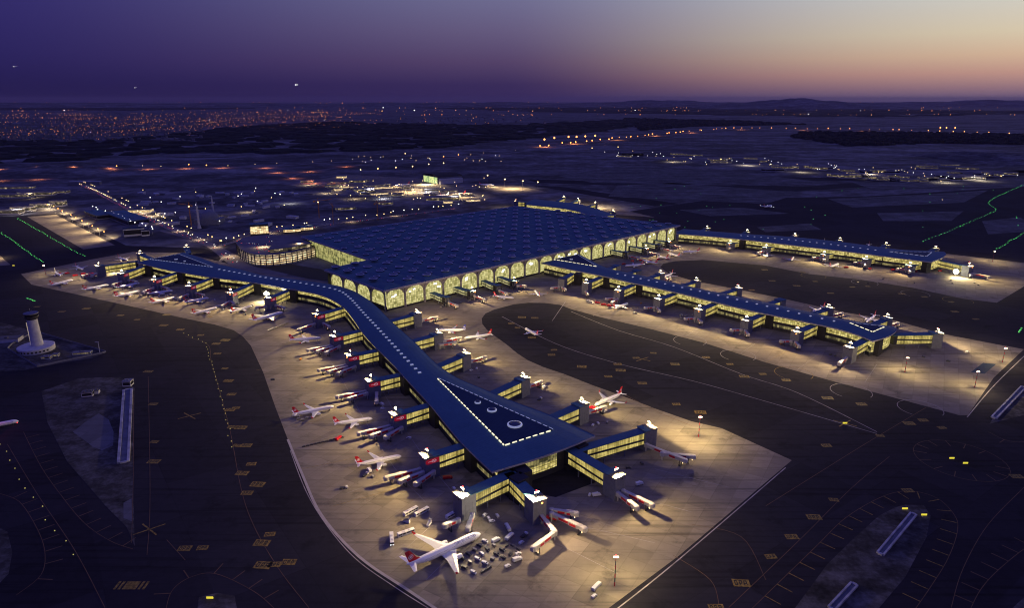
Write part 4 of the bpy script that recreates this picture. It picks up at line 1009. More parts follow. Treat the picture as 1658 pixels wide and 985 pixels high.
for ns, tl, lb, k_ in PL:
    if not lb: continue
    o = put_plane(ns, tl, lb, False, k_)
    if 'navy tail' in lb:
        for ch in o.children:
            if ch.name.startswith('tail_fin'): ch.data = ch.data.copy(); ch.data.materials.clear(); ch.data.materials.append(M['blue'])
    if 'pale tail' in lb or 'white tail' in lb or 'pale fin' in lb:
        for ch in o.children:
            if ch.name.startswith('tail_fin'): ch.data = ch.data.copy(); ch.data.materials.clear(); ch.data.materials.append(M['white_body'])
put_plane((458, 505), (404, 520), 'big airliner with red tail at the bend, two raised jet bridges at its nose', True, .86, z=5)
for lb_ in ('airliner with bright wing lights', 'airliner entering at the left'):
    for o in list(S.objects):
        if o.get('label', '').startswith(lb_):
            m = MB(); k_ = 'pink' in o['label']
            for p in ((18.6, 0, 1.5), (1, 17.2, 4.3), (1, -17.2, 4.3)): m.ball((p[0]-5 if p[0] < 5 else p[0], p[1], p[2]), .55)
            m.ball((-2, 0, 5.7), .5); obj('navigation_light', m, M['lamp_red'] if k_ else M['lamp_white'], o)
            if k_:
                pl = bpy.data.lights.new('beacon_light', 'POINT'); pl.energy = 9000; pl.color = (1, .12, .2); pl.shadow_soft_size = .5
                po = bpy.data.objects.new('beacon_light', pl); COL.objects.link(po); po.location = (o.location.x-6, o.location.y-8, 7)
# airline lettering along both flanks of the big one
tcv = bpy.data.curves.new('lettering', 'FONT'); tcv.body = 'TURKISH AIRLINES'; tcv.size = 3.0; tcv.align_x = 'CENTER'
to = bpy.data.objects.new('lettering_source', tcv); COL.objects.link(to)
dg = bpy.context.evaluated_depsgraph_get(); tm = bpy.data.meshes.new_from_object(to.evaluated_get(dg)); bpy.data.objects.remove(to)
ww = max(v_.co.x for v_ in tm.vertices)-min(v_.co.x for v_ in tm.vertices); sx_ = 19.0/ww
for s in (-1, 1):
    me = tm.copy(); RR = 2.95*1.005+.03
    for v_ in me.vertices:
        x, h_ = v_.co.x*sx_, v_.co.y*.95; a = math.radians(30)+h_/RR
        v_.co = ((16.5+x) if s < 0 else (16.5-x), s*RR*math.cos(a), 5.1+RR*math.sin(a))
    me.materials.clear(); me.materials.append(M['letter']); me.name = 'lettering'
    obj('lettering', me, None, BIG)

# ------------------------------------------------------------------ ground vehicles
def wheels(t, xs, w, r_=.5):
    for x in xs:
        for y in (-w, w):
            m = MB(); m.tube((x, y-.15, r_), (x, y+.15, r_), r_, None, 10); obj('wheel', m, M['rubber'], t)
def bus(name, col):
    t = thing(name, 'bus', 'bus'); m = MB(); m.box(-6.8, 6.8, -1.5, 1.5, .4, 1.5); m.box(-6.8, 6.8, -1.5, 1.5, 2.7, 3.2)
    for x in (-6.7, -3.4, 0, 3.4, 6.5): m.box(x-.1, x+.2, -1.48, 1.48, 1.5, 2.7)
    obj('body', m, col, t); m = MB(); m.box(-6.72, 6.74, -1.44, 1.44, 1.5, 2.7); obj('window_band', m, M['dark_glass'], t)
    m = MB(); m.box(-3, -.8, -.8, .8, 3.21, 3.5); m.box(2, 3.6, -.7, .7, 3.21, 3.45); obj('roof_unit', m, M['grey_body'], t)
    wheels(t, (-4.2, 4.4), 1.38); return t
def truck(name, col, box, L=7.5, h_=3.3):
    t = thing(name, 'truck', 'truck'); m = MB(); pr = [(L/2, .6), (L/2, 1.6), (L/2-.6, 2.5), (L/2-2.0, 2.5), (L/2-2.0, .6)]
    for y0, y1 in ((-1.15, 1.15),):
        a = [(x, y0, z) for x, z in pr]; b = [(x, y1, z) for x, z in pr]; m.poly(a[::-1] if False else a); m.poly(b[::-1])
        for i in range(5): m.poly([a[i], b[i], b[(i+1) % 5], a[(i+1) % 5]])
    obj('cab', m, col, t); m = MB(); m.poly([(L/2+.01, -1, 1.62), (L/2+.01, 1, 1.62), (L/2-.56, 1, 2.42), (L/2-.56, -1, 2.42)]); obj('windscreen', m, M['dark_glass'], t)
    m = MB(); m.box(-L/2, L/2-2.2, -1.25, 1.25, .9, h_); obj('cargo_box', m, box, t); m = MB(); m.box(-L/2, L/2-1, -.9, .9, .45, .88); obj('chassis', m, M['dark_metal'], t)
    wheels(t, (-L/2+1.4, L/2-1.2), 1.05, .48); return t
def van(name, col):
    t = thing(name, 'van', 'van'); m = MB(); pr = [(2.4, .45), (2.4, 1.1), (1.7, 1.25), (1.1, 1.95), (-2.4, 1.95), (-2.4, .45)]
    a = [(x, -.95, z) for x, z in pr]; b = [(x, .95, z) for x, z in pr]; m.poly(a); m.poly(b[::-1])
    for i in range(6): m.poly([a[i], b[i], b[(i+1) % 6], a[(i+1) % 6]])
    obj('body', m, col, t); m = MB(); m.poly([(1.72, -.85, 1.27), (1.72, .85, 1.27), (1.14, .8, 1.9), (1.14, -.8, 1.9)])
    for s in (-1, 1): q = [(1.3, s*.96, 1.25), (1.0, s*.96, 1.8), (-.6, s*.96, 1.8), (-.6, s*.96, 1.25)]; m.poly(q if s < 0 else q[::-1])
    obj('windows', m, M['dark_glass'], t); wheels(t, (-1.5, 1.5), .85, .36); return t
def dolly(name, load):
    m = MB(); m.box(-1.7, 1.7, -.85, .85, .45, .62, 0); m.box(1.7, 2.6, -.06, .06, .45, .55, 0)
    for x in (-1.2, 1.2):
        for y in (-.7, .7): m.tube((x, y-.1, .25), (x, y+.1, .25), .25, None, 8, 0)
    if load == 1:      # closed container with sloped foot
        m.hexa([(-1.5, -.6, .63), (1.5, -.6, .63), (1.5, .8, .63), (-1.5, .8, .63)], [(-1.6, -.85, 2.2), (1.6, -.85, 2.2), (1.6, .85, 2.2), (-1.6, .85, 2.2)], 1)
    elif load == 2:
        for x in (-.9, .1, .9): m.box(x-.4, x+.4, -.7, .6, .63, 1.2+.3*(x > 0), 2)
    return obj(name, m, [M['dark_metal'], plain('scuffed container', (.27, .26, .25), .5, .3), M['truck_dark']])
def stairs(name):
    t = thing(name, 'stairs', 'steps'); m = MB(); m.box(-3, 2.6, -1, 1, .5, 1.0); m.hexa([(-3, -.9, 1.0), (2.4, -.9, 1.0), (2.4, .9, 1.0), (-3, .9, 1.0)], [(-3, -.9, 1.2), (2.4, -.9, 4.0), (2.4, .9, 4.0), (-3, .9, 1.2)]); obj('stair_flight', m, M['truck_white'], t)
    m = MB(); m.box(1.3, 3.2, -1.1, 1.1, 3.9, 4.1)
    for s in (-1, 1):
        y0, y1 = sorted((s*.92, s*1.02)); m.hexa([(-3, y0, 1.2), (3.2, y0, 4.1), (3.2, y1, 4.1), (-3, y1, 1.2)], [(-3, y0, 2.2), (3.2, y0, 5.1), (3.2, y1, 5.1), (-3, y1, 2.2)])
    obj('handrail', m, M['metal'], t); wheels(t, (-2, 2), .9, .4); return t
PROTO = dict(bus=bus('airport_bus', M['truck_white']), truck=truck('service_truck', M['truck_white'], M['truck_white']), red=truck('red_truck', M['red'], M['red'], 8.5, 3.0), tank=truck('tank_truck', M['truck_white'], M['grey_body'], 10, 3.0), van=van('white_van', M['truck_white']), tug=van('dark_tug', M['truck_dark']), orange=van('orange_truck', M['orange']), dolly=dolly('baggage_dolly', 1), flat=dolly('empty_dolly', 2), stairs=stairs('boarding_stairs'), belt=truck('belt_loader', M['truck_white'], M['dark_metal'], 7, 1.5))
CATS = dict(bus='bus', truck='truck', red='truck', tank='truck', van='van', tug='tug', orange='van', dolly='dolly', flat='dolly', stairs='steps', belt='loader')
first = set()
def veh(kind, px, ang, label, group=None, z=.07):
    p = at(*px); src = PROTO[kind]
    if kind in first: o = dup(src, (p.x, p.y, z), ang, label)
    else: first.add(kind); o = src; o.location = (p.x, p.y, z); o.rotation_euler = (0, 0, ang)
    o['label'] = label; o['category'] = CATS[kind]
    if group: o['group'] = group
    elif 'group' in o: del o['group']
    return o
def axis_ang(a, b): p, q = at(*a), at(*b); return math.atan2(q.y-p.y, q.x-p.x)
A1 = axis_ang((657, 832), (676, 822))
veh('bus', (665, 831), A1, 'white bus, left of the two parked side by side')
veh('bus', (683, 832), A1, 'white bus, right of the two parked side by side')
veh('bus', (657.5, 866), axis_ang((648, 870), (668, 863)), 'white bus with dark windows at the wing tip of the largest airliner')
bb = veh('bus', (634.5, 876), axis_ang((634, 868), (635, 884)), 'lone bus with headlights on, facing us by the apron edge')
m = MB()
for y in (-1, 1): m.box(6.82, 6.9, y-.25, y+.25, .7, 1.1)
obj('headlights', m, M['lamp_white'], bb)
p = at(634.5, 876); a_ = bb.rotation_euler.z
hp_ = Vector((p.x+math.cos(a_)*7.2, p.y+math.sin(a_)*7.2, 1.1))
spot(hp_, (math.cos(a_), math.sin(a_), -.13), 900, 60, .5, (1, .9, .75), .15, 'headlight_beam')
veh('stairs', (659, 847), axis_ang((652, 845), (668, 849)), 'white boarding stairs just below the two parallel buses')
veh('stairs', (695, 851), axis_ang((690, 856), (699, 846)), 'white boarding stairs standing alone beyond the big wing')
veh('bus', (733, 836), A1, 'dark windowed bus beside the left foot of the V shaped gate')
W4 = 'four white vans parked together inside the V shaped gate'
for q, a_ in (((785, 836), 1.0), (((791, 841)), 1.9), ((805, 837), 2.0), ((796.5, 846), .4)): veh('van', q, a_, 'white van in the knot of four inside the V shaped gate', W4)
veh('tank', (822, 857), 1.9, 'grey and white tank truck in front of the right V gate hall')
veh('tank', (825, 872), 1.0, 'rounded tank truck just right of the big airliner\'s nose')
veh('truck', (803, 878), .7, 'tall white box truck off the nose of the largest airliner')
veh('van', (844, 881), .8, 'dark windowed pickup between the dollies and the angled jet bridge')
veh('van', (822, 919), .6, 'white van alone at the lower edge of the dolly park')
veh('truck', (838, 909), .5, 'white catering truck under the end of the angled jet bridge')
veh('van', (839, 899), .5, 'white van behind the catering truck at the angled jet bridge')
veh('belt', (849, 869), .9, 'long dark belt loader above the pickup near the angled jet bridge')
GD = 'service vehicles parked beside the largest airliner'; rr = random.Random(3)
o_ = at(800, 886); f_ = Vector((-.62, -.78, 0)); e_ = Vector((.78, -.62, 0))
for i in range(6):
    for j in range(3):
        if rr.random() < .12: continue
        p_ = o_+f_*(i*6.4)+e_*(j*8.6-9+rr.uniform(-1, 1)); k_ = rr.choice(('van', 'tug', 'van', 'dolly', 'tug'))
        o = veh(k_, (800, 886), math.atan2(e_.y, e_.x)+rr.uniform(-.25, .25)+(math.pi if rr.random() < .4 else 0), 'small service vehicle in the dense rows off the largest airliner\'s wing', GD); o.location = (p_.x, p_.y, .07)
for i in range(10):
    veh('flat', (rr.uniform(812, 840), rr.uniform(884, 908)), rr.choice((.9, 2.4))+rr.uniform(-.2, .2), 'dark flat dolly scattered between container rows and angled jet bridge', 'dark dollies by the angled jet bridge')
for i in range(6): veh('flat', (781+i*2.3, 928-i*1.5), .65, 'dark dolly in the short train below the container rows', 'dark dolly train below the container rows')
veh('tank', (966, 953), .9, 'white tank truck at the lower right edge of the near apron')
veh('van', (962, 968), .8, 'small dark van just below the white tank truck, lower right', None)
veh('red', (893, 842), -.3, 'red truck under the jet bridges pointing right from the V gate')
veh('truck', (966, 804), .3, 'white van like truck under the lone dark glass gate hall')
veh('truck', (1035, 786), .5, 'white box truck right of the lone dark glass gate hall')
veh('van', (955, 803), 1.2, 'white car driving on the dark yard right of the lit end wall')
veh('orange', (487, 583), 1.5, 'small orange truck alone on the left apron')
veh('tug', (442, 616), .1, 'dark tug alone on the left apron edge')
veh('belt', (557, 792), .2, 'dark loader by the edge of the lower left apron')
veh('truck', (480, 675), .1, 'service truck under the wing of the left apron edge airliner')
for i, (x, y) in enumerate(((484, 680), (490, 682), (497, 679), (505, 678))): veh('dolly', (x, y), .4, 'dark loader in the row under the left apron edge airliner', 'loaders under the left apron edge airliner')
for i in range(11): veh('flat', (492+i*6.2, 724.5-i*1.5), .1, 'dark dolly in the long train left of the second sign tower', 'long dolly train on the left apron')
veh('red', (548, 712), 1.2, 'red and white truck at the head of the long dolly train')
for i in range(9): veh('dolly', (436+i*3.6, 537-i*1.6), .6, 'pale dolly in the train below the big airliner at the bend', 'dolly train at the bend')
for q, k_, lb in (((598, 764), 'truck', 'loader truck below the airliner at the nearest sign tower'), ((592, 771), 'belt', 'dark loader behind the airliner at the nearest sign tower'), ((604, 774), 'dolly', 'grey container lower left of the nearest sign tower'), ((618, 657), 'truck', 'dark truck between third and second sign towers, left flank'), ((620, 663), 'van', 'van beside the dark truck below the third sign tower'), ((725, 776), 'red', 'red lit vehicle on the dark yard left of the tip'), ((735, 793), 'van', 'white car on the dark yard left of the tip'), ((662, 711), 'van', 'white car on the stand road by the second sign tower'),
                  ((763, 601), 'van', 'van in the pair behind the second hall on the right flank'), ((772, 598), 'van', 'car in the pair behind the second hall on the right flank'), ((775, 612), 'tug', 'dark tug below the pair of vans, right flank'), ((872, 625), 'red', 'red truck at the second gate hall head, right flank'), ((881, 629), 'truck', 'white truck behind the second gate head, right flank'), ((874, 648), 'belt', 'dark loader at the second gate head, right flank'), ((960, 690), 'van', 'dark van in the pair below the airliner, right flank'), ((968, 687), 'van', 'white van in the pair below the airliner, right flank'), ((979, 668), 'truck', 'truck at the nose of the airliner right of the near pier'), ((983, 686), 'dolly', 'dark dollies by the airliner right of the near pier'), ((960, 663), 'red', 'red truck under the nose of the airliner right of near pier'),
                  ((1017, 759), 'tug', 'small dark tug right of the tip corner hall'), ((1039, 752), 'tug', 'dark tug right of the first one beyond the tip corner'), ((955, 490), 'bus', 'bus at the edge of the lit apron, left of the middle pier gates'), ((1038, 492), 'orange', 'yellow truck by the second gate of the middle pier'), ((1265, 558), 'orange', 'small orange lit car by the sixth gate of the middle pier'), ((1029, 508), 'belt', 'dark steps truck on the apron edge below the middle pier'),
                  ((1345, 575), 'tug', 'dark equipment beside the last gate of the middle pier'), ((1352, 577), 'flat', 'dolly beside the last gate of the middle pier'), ((1495, 579), 'tug', 'dark tug on the pale apron beyond the middle pier end'), ((1535, 586), 'tug', 'dark low tug farther right beyond the middle pier end'), ((1566, 571), 'van', 'van by the masts at the middle pier apron end'), ((1568, 425), 'red', 'red truck beside the far pier end hall')):
    veh(k_, q, rr.uniform(0, 3.1), lb)
for i in range(15): veh('dolly', (1098+rr.uniform(0, 27), 510+rr.uniform(0, 8)), rr.uniform(0, 3), 'pale dolly in the pile before the fourth gate of middle pier', 'dolly pile by the middle pier')
for i in range(5): veh('red', (968+i*9.5, 494+rr.uniform(-4, 4)), rr.uniform(-.5, 1), 'red truck gathered round the white airliner below the middle pier', 'red trucks round the airliner at the middle pier')
for i in range(6): veh('red', (1010+i*14, 427-i*1.5+rr.uniform(-2, 2)), rr.uniform(0, 1), 'red truck among the airliners at the terminal front', 'red trucks at the terminal front')
for i in range(5): veh('red', (1138+i*6-12, 517+rr.uniform(-2, 3)-12), rr.uniform(0, 1), 'red truck behind the fourth gate of the middle pier', 'red trucks behind the middle pier gate')
for i in range(14): veh('dolly', (710+i*12+rr.uniform(-5, 5), 497-i*2.0+rr.uniform(-2, 3)), rr.uniform(0, 3), 'small dolly along the terminal front apron', 'dollies along the terminal front')
for i in range(12): veh(rr.choice(('dolly', 'flat')), (1375+rr.uniform(0, 250), 449+rr.uniform(0, 14)), rr.uniform(0, 3), 'small dark dolly on the far pier apron', 'dollies on the far pier apron')
for i in range(6): veh('red', (1370+i*38, 433+i*2.2+rr.uniform(-2, 2)), rr.uniform(0, 1), 'small red truck on the far pier apron', 'red trucks on the far pier apron')
for i in range(5): veh('red', (96+i*13, 446+rr.uniform(-4, 3)), rr.uniform(0, 2), 'small red truck on the far left apron', 'red trucks on the far left apron')
for i in range(44):
    x = rr.uniform(215, 450); veh(rr.choice(('dolly', 'flat', 'van')), (x, 470+(x-230)*.16+rr.uniform(-4, 14)), rr.uniform(0, 3), 'small vehicle among the airliners on the left arm stands', 'small vehicles on the left arm stands')
# ------------------------------------------------------------------ control tower and its compound
c = at(62, 566); t = thing('control_tower', 'tapered white control tower with flared dark cab on a round base building', 'control tower', (c.x, c.y, 0))
m = MB(); m.lathe((0, 0, 0), [(7.4, 0), (6.6, 20), (5.9, 43)], 28); obj('shaft', m, M['concrete_wall'], t, False)
m = MB(); m.lathe((0, 0, 0), [(5.2, 41.5), (7.6, 44.5), (8.2, 46.3), (8.2, 47)], 28); obj('cab_base', m, M['wall_dark'], t)
m = MB(); m.lathe((0, 0, 0), [(7.2, 47.01), (8.0, 50.2)], 28); obj('cab_glazing', m, M['dark_glass'], t)
m = MB(); m.lathe((0, 0, 0), [(8.5, 50.21), (8.5, 51.3), (5.5, 51.6)], 28); m.tube((-1, 1, 51.5), (-1, 1, 57), .25); m.tube((2, 0, 51.5), (2, 0, 55), .2); obj('cab_roof', m, M['tower_grey'], t)
m = MB(); m.lathe((0, -3, 0), [(21, 0), (21.5, 6.2), (20.6, 6.6)], 40); b = obj('base_building', m, M['concrete_wall'], t)
m = MB()
for a in range(-165, -15, 12): 
    r_ = math.radians(a); x, y = 21.55*math.cos(r_), -3+21.55*math.sin(r_); m.obox((x, y), (-math.sin(r_), math.cos(r_)), 2.2, .3, 2.2, 4.2)
obj('window', m, M['dark_glass'], b)
for i in range(1): 
    m = MB(); m.obox((-7.6, -1.2), (0, 1), .6, .5, 6, 38); obj('light_strip', m, glow('dim vertical light strip', (1, .8, .5), .35), t)
m = MB(); fl = gpts([(20, 558), (57, 538), (172, 571), (166, 573), (60, 595), (12, 566)])
for a, b_ in zip(fl, fl[1:]+fl[:1]):
    if (b_-a).length > 1: dd = (b_-a).normalized(); cc_ = (a+b_)/2; m.obox((cc_.x, cc_.y), dd, (b_-a).length-.3, .35, .05, 2.4)
tag(obj('compound_fence', m, M['tower_grey']), 'pale perimeter wall round the control tower compound', 'wall')
def house(name, label, px, L, w, h_, ang, wall, roof, cat='building', win=True, glowm=None, group=None, z=0):
    p = at(*px); t = thing(name, label, cat, (p.x, p.y, z), ang, group)
    m = MB(); m.box(-L/2, L/2, -w/2, w/2, 0, h_); obj('wall', m, wall, t)
    m = MB(); m.box(-L/2-.4, L/2+.4, -w/2-.4, w/2+.4, h_+.01, h_+.5)
    r2 = random.Random(int(px[0]*7+px[1]))
    for i in range(3):
        x, y = r2.uniform(-L*.35, L*.35), r2.uniform(-w*.3, w*.3); m.box(x-L*.05, x+L*.05, y-w*.08, y+w*.08, h_+.5, h_+1.6)
    obj('roof', m, roof, t)
    if win:
        m = MB(); 
        for s in (-1, 1):
            y = s*(w/2+.05); q = [(-L/2+.6, y, h_*.25), (L/2-.6, y, h_*.25), (L/2-.6, y, h_*.85), (-L/2+.6, y, h_*.85)]; uv = [(r2.uniform(0, 50), h_*.25)]; u0 = uv[0][0]
            uv = [(u0, h_*.25), (u0+L, h_*.25), (u0+L, h_*.85), (u0, h_*.85)]
            if s > 0: q, uv = q[::-1], uv[::-1]
            m.poly(q, 0, uv)
            x = s*(L/2+.05); q = [(x, -w/2+.6, h_*.25), (x, w/2-.6, h_*.25), (x, w/2-.6, h_*.85), (x, -w/2+.6, h_*.85)]; uv = [(u0+9, h_*.25), (u0+9+w, h_*.25), (u0+9+w, h_*.85), (u0+9, h_*.85)]
            if s < 0: q, uv = q[::-1], uv[::-1]
            m.poly(q, 0, uv)
        obj('window', m, glowm or M['window_glow'], t)
    return t
WD = M['dark_glass']
house('gatehouse', 'small lit guard house at the front of the control tower compound', (76, 581), 11, 6, 3.5, .12, M['concrete_wall'], M['tower_grey'])
house('guard_cabin', 'lit cabin beside the first guard house below the control tower', (91, 577), 7, 5, 3.2, .12, M['concrete_wall'], M['tower_grey'])
house('gatehouse', 'long low lit building at the right corner of the tower compound', (134, 574), 22, 6, 3.4, .2, M['concrete_wall'], M['tower_grey'])
house('service_building', 'pale flat building left of the control tower, cut by the frame', (8, 553), 40, 16, 5, .2, M['concrete_wall'], M['cap'], win=False)
house('equipment_hut', 'small white hut with a lower annex on the dark left island', (143, 641), 11, 8, 5, .25, M['concrete_wall'], M['cap'], 'hut', glowm=WD)
house('equipment_annex', 'lower white annex touching the white hut on the left island', (155, 637), 8, 6, 3.6, .25, M['concrete_wall'], M['cap'], 'hut', win=False)
# long white trenches
def trench(px, w, label):
    q = gpts(px); m = MB()
    for s in (-1, 1):
        P = [Vector((p.x, p.y)) for p in q]; d_ = (P[1]-P[0]).normalized(); e = Vector((-d_.y, d_.x))*s*w/2; c_ = (P[0]+P[1])/2+e
        m.obox((c_.x, c_.y), d_, (P[1]-P[0]).length, w*.3, .05, 1.6)
    for P0 in (P[0], P[1]): m.obox((P0.x, P0.y), d_, 2, w*.7-.02, .05, 1.4)
    t_ = obj('concrete_trench', m, M['trench']); tag(t_, label, 'trench')
    m = MB(); c_ = (P[0]+P[1])/2; m.obox((c_.x, c_.y), d_, (P[1]-P[0]).length-2.1, w*.69, .06, .25); obj('trench_bed', m, M['trench_bed'], t_)
trench([(207, 632), (200, 750)], 8, 'long straight white walled trench on the dark left island')
house('pump_house', 'small pale pump house at the top of the left trench', (208, 624), 9, 9, 6, .1, M['concrete_wall'], M['tower_grey'], 'hut', glowm=WD)
trench([(1479, 834), (1425, 899)], 4.2, 'upper white trench slanting on the pointed grass island')
trench([(1383, 948), (1346, 988)], 4.2, 'lower white trench slanting on the pointed grass island')
trench([(1657, 628), (1609, 678)], 4.5, 'white trench at the far right edge of the island')
m = MB()
p = at(162, 573); m.tube((p.x, p.y, 0), (p.x, p.y, 16), .5, .35); m.box(p.x-4, p.x+1, p.y-.4, p.y+.4, 15.8, 16.3)
tag(obj('mast', m, M['concrete_wall']), 'pale lamp post at the right corner of the tower compound', 'mast')
# ------------------------------------------------------------------ apron masts
def apron_mast(px, top, label, lit=1.0, aim=None, col='w'):
    p = at(*px); h_ = top; t = thing('light_mast', label, 'light mast', (p.x, p.y, 0))
    m = MB(); n_ = 7
    for i in range(n_): m.tube((0, 0, h_*i/n_), (0, 0, h_*(i+1)/n_), .42-.03*i, .40-.03*i, 8, i % 2)
    obj('pole', m, [M['red'], M['cap']], t)
    m = MB(); m.box(-1.6, 1.6, -.3, .3, h_-.2, h_+.3)
    hd = obj('lamp_bar', m, M['metal'], t)
    m = MB(); 
    for x in (-1.2, 0, 1.2): m.box(x-.5, x+.5, -.7, -.35, h_-.5, h_+.4)
    obj('flood_lamp', m, M['lamp_warm'], hd); m = MB(); m.box(-.4, .4, -.4, .4, h_+.31, h_+1.1); obj('beacon', m, M['lamp_red'], hd)
    for k_ in range(3 if lit else 0):
        a_ = -1.57+k_*2.094; spot((p.x+1.0*math.cos(a_), p.y+1.0*math.sin(a_), h_), (math.cos(a_), math.sin(a_), -.42), FLOOD*lit*.5, 150, 1.0, (1, .76, .36))
apron_mast((995, 950), 24, 'red and white light mast on the lower right of the near apron', .6)
apron_mast((1131, 708), 22, 'red and white light mast near the right edge of the near apron', .7)
apron_mast((1465, 603), 19, 'red and white light mast below the end of the middle pier', .5)
apron_mast((1578, 628), 20, 'red and white light mast by the blue helipad like square', .45)
apron_mast((1623, 587), 19, 'red and white light mast at the right end of the middle apron', .35)
apron_mast((74, 445), 18, 'red and white light mast at the far left apron corner', .2)
apron_mast((1607, 424), 22, 'light mast at the right end of the far apron', .5)
m = MB(); q = gpts([(1572, 603), (1592, 588), (1613, 590), (1594, 606)]); m.poly([(p.x, p.y, .13) for p in q]); structure('painted_blue_square', m, M['roof_dark'])
# glaring floodlights low on the gate walls
def glare(px, z, label, power=1.0, s=1.6):
    p = at(*px, z); t = thing('glaring_floodlight', label, 'floodlight', (p.x, p.y, z)); m = MB(); m.box(-.4, .4, .3, .7, -z, 0); obj('pole', m, M['metal'], t)
    m = MB(); m.lathe((0, 0, 0), [(s*.5, -s*.8), (s*.9, -s*.4), (s, 0), (s*.9, s*.4), (s*.5, s*.8)], 14); obj('lamp_globe', m, M['lamp_big'], t)
    spot((p.x, p.y-s-.4, z), (0, -.75, -.6), FLOOD*power*.6, 165, .8, (1, .82, .45))
glare((190, 434), 9, 'glaring round floodlight on the end hall of the left arm', .7, 3.0); glare((297, 451.5), 9, 'glaring round floodlight by the middle sign tower of the left arm', .9, 3.2)
glare((431, 475.5), 12, 'glaring round floodlight by the sign tower at the bend', 1.2, 3.6); glare((1548, 440), 10, 'biggest glaring floodlight under the far pier\'s end hall', 1.5, 4.6)
# ------------------------------------------------------------------ parking deck with curved lit front
px = [(382, 393), (388, 402), (398, 408), (412, 412), (430, 413), (450, 411.5), (475, 408), (500, 402), (520, 396), (505, 388), (470, 382), (430, 380), (395, 384)]
zt = 23.0; PK = [at(x, y, zt) for x, y in px]; t = thing('parking_building', 'multi storey parking deck with curved, brightly lit columned front', 'parking deck')
PARK = t; cg = sum((p for p in PK), Vector())/len(PK); ns = 5
m = MB(); m.prism([(p.x, p.y) for p in PK], zt-1.2, zt); obj('roof', m, M['roadway'], t)
for k_ in range(ns):
    z0 = zt*k_/ns; m = MB(); m.prism([(p.x, p.y) for p in PK], z0+.05, z0+.9); obj('floor_slab', m, M['concrete_wall'], t)
m = MB(); inn = [cg+(p-cg)*.93 for p in PK]; u = 0
for a, b_ in zip(inn, inn[1:]+inn[:1]):
    ll = (b_-a).length; m.poly([(a.x, a.y, 1), (b_.x, b_.y, 1), (b_.x, b_.y, zt-1.3), (a.x, a.y, zt-1.3)], 0, [(u, 0), (u+ll, 0), (u+ll, zt), (u, zt)]); u += ll
obj('lit_interior', m, M['garage_glow'], t)
for p, d_ in along([Vector((q.x, q.y)) for q in PK[:9]], 13):
    m = MB(); m.tube((p.x, p.y, 0), (p.x, p.y, zt-1.2), 1.0, None, 8); obj('column', m, M['wall_dark'], t)
for k_ in range(3): spot((cg.x-90+k_*75, cg.y-15, zt+12), (0, -.3, -1), FLOOD*.16, 160, 1.0)
for (x, y), lb in (((421, 382), 'blue roofed stair block standing on the parking deck'), ((473, 375.5), 'blue roofed block left of two behind the terminal corner'), ((493, 372.5), 'blue roofed block right of two behind the terminal corner')):
    house('rooftop_block', lb, (x, y), 42, 26, 9 if y < 380 else 30, .35, M['wall_dark'], M['roof_pier'], glowm=M['garage_glow'])
m = MB(); q = gpts([(430, 432), (470, 428), (520, 436), (560, 458), (500, 452), (440, 438)]); m.poly([(p.x, p.y, .12) for p in (q if True else q)]); structure('dark_planted_bank', m, M['wood_dark'])
# ------------------------------------------------------------------ landside roads
rd = MB()
def road(px, w, z=.1, mi=0): strip(smoothline(gpts(px)), w, z, rd, mi)
road([(120, 292), (160, 312), (200, 333), (240, 352), (280, 371), (320, 388), (350, 402), (368, 416), (385, 428), (420, 438), (470, 444)], 26)
road([(262, 374), (300, 384), (340, 396), (375, 412), (400, 426)], 12, .13)
road([(350, 400), (385, 390), (420, 378), (480, 371), (560, 360), (640, 350), (740, 337)], 16, .13)
road([(355, 404), (362, 412), (358, 422), (345, 428)], 8, .16)
road([(-80, 282), (0, 276), (120, 274), (300, 272), (420, 270), (560, 262), (700, 258), (840, 246), (900, 236), (1000, 226), (1110, 216), (1190, 210), (1400, 211), (1658, 219), (1800, 224)], 34)
road([(-80, 295), (40, 290), (130, 292)], 20); road([(430, 272), (470, 288), (520, 300), (600, 304)], 22); road([(470, 288), (500, 278), (580, 268)], 16)
structure('road', rd, M['roadway'])
hou = at(139, 298); m = MB()
house('bridge_portal', 'dark arched bridge over the approach road at far left', (138, 299), 120, 16, 12, .05, M['tower_grey'], M['concrete_wall'], 'bridge', win=False)
# ------------------------------------------------------------------ outlying buildings
GB = M['garage_glow']
house('cargo_hall', 'long blue roofed hall beside the approach road, behind the lit strip', (205, 357), 210, 52, 14, axis_ang((160, 338), (268, 378)), M['tower_grey'], M['roof_pier'], glowm=WD)
house('cargo_hall', 'second blue grey hall in front of the long one beside the lit strip', (160, 351), 120, 40, 12, axis_ang((120, 338), (205, 372)), M['tower_grey'], M['roof_pier'], glowm=WD)
house('power_block', 'grey block with white fronts at the foot of the blue halls', (218, 381), 46, 26, 18, .5, M['concrete_wall'], M['roof_dark'], glowm=WD)
house('power_block', 'smaller grey block next to the white fronted one', (236, 381), 18, 26, 14, .5, M['concrete_wall'], M['roof_dark'], glowm=WD)
house('office_block', 'lit flat roofed building beside the approach road', (229, 345), 60, 30, 12, .1, M['concrete_wall'], M['cap'], glowm=GB)
for i, (x, y, L, w, h_) in enumerate(((10, 346, 90, 30, 12), (38, 342, 60, 26, 14), (70, 338, 60, 26, 16), (95, 334, 40, 26, 18), (20, 320, 130, 30, 13), (60, 316, 120, 30, 12), (90, 313, 90, 26, 10), (20, 306, 160, 24, 9))):
    house('depot_building', 'depot building with lit bays in the row at the left edge', (x, y), L, w, h_, .04, M['concrete_wall'], M['roadway'], glowm=M['bay_glow'] if i % 2 else M['window_glow'], group='depot buildings at the left edge')
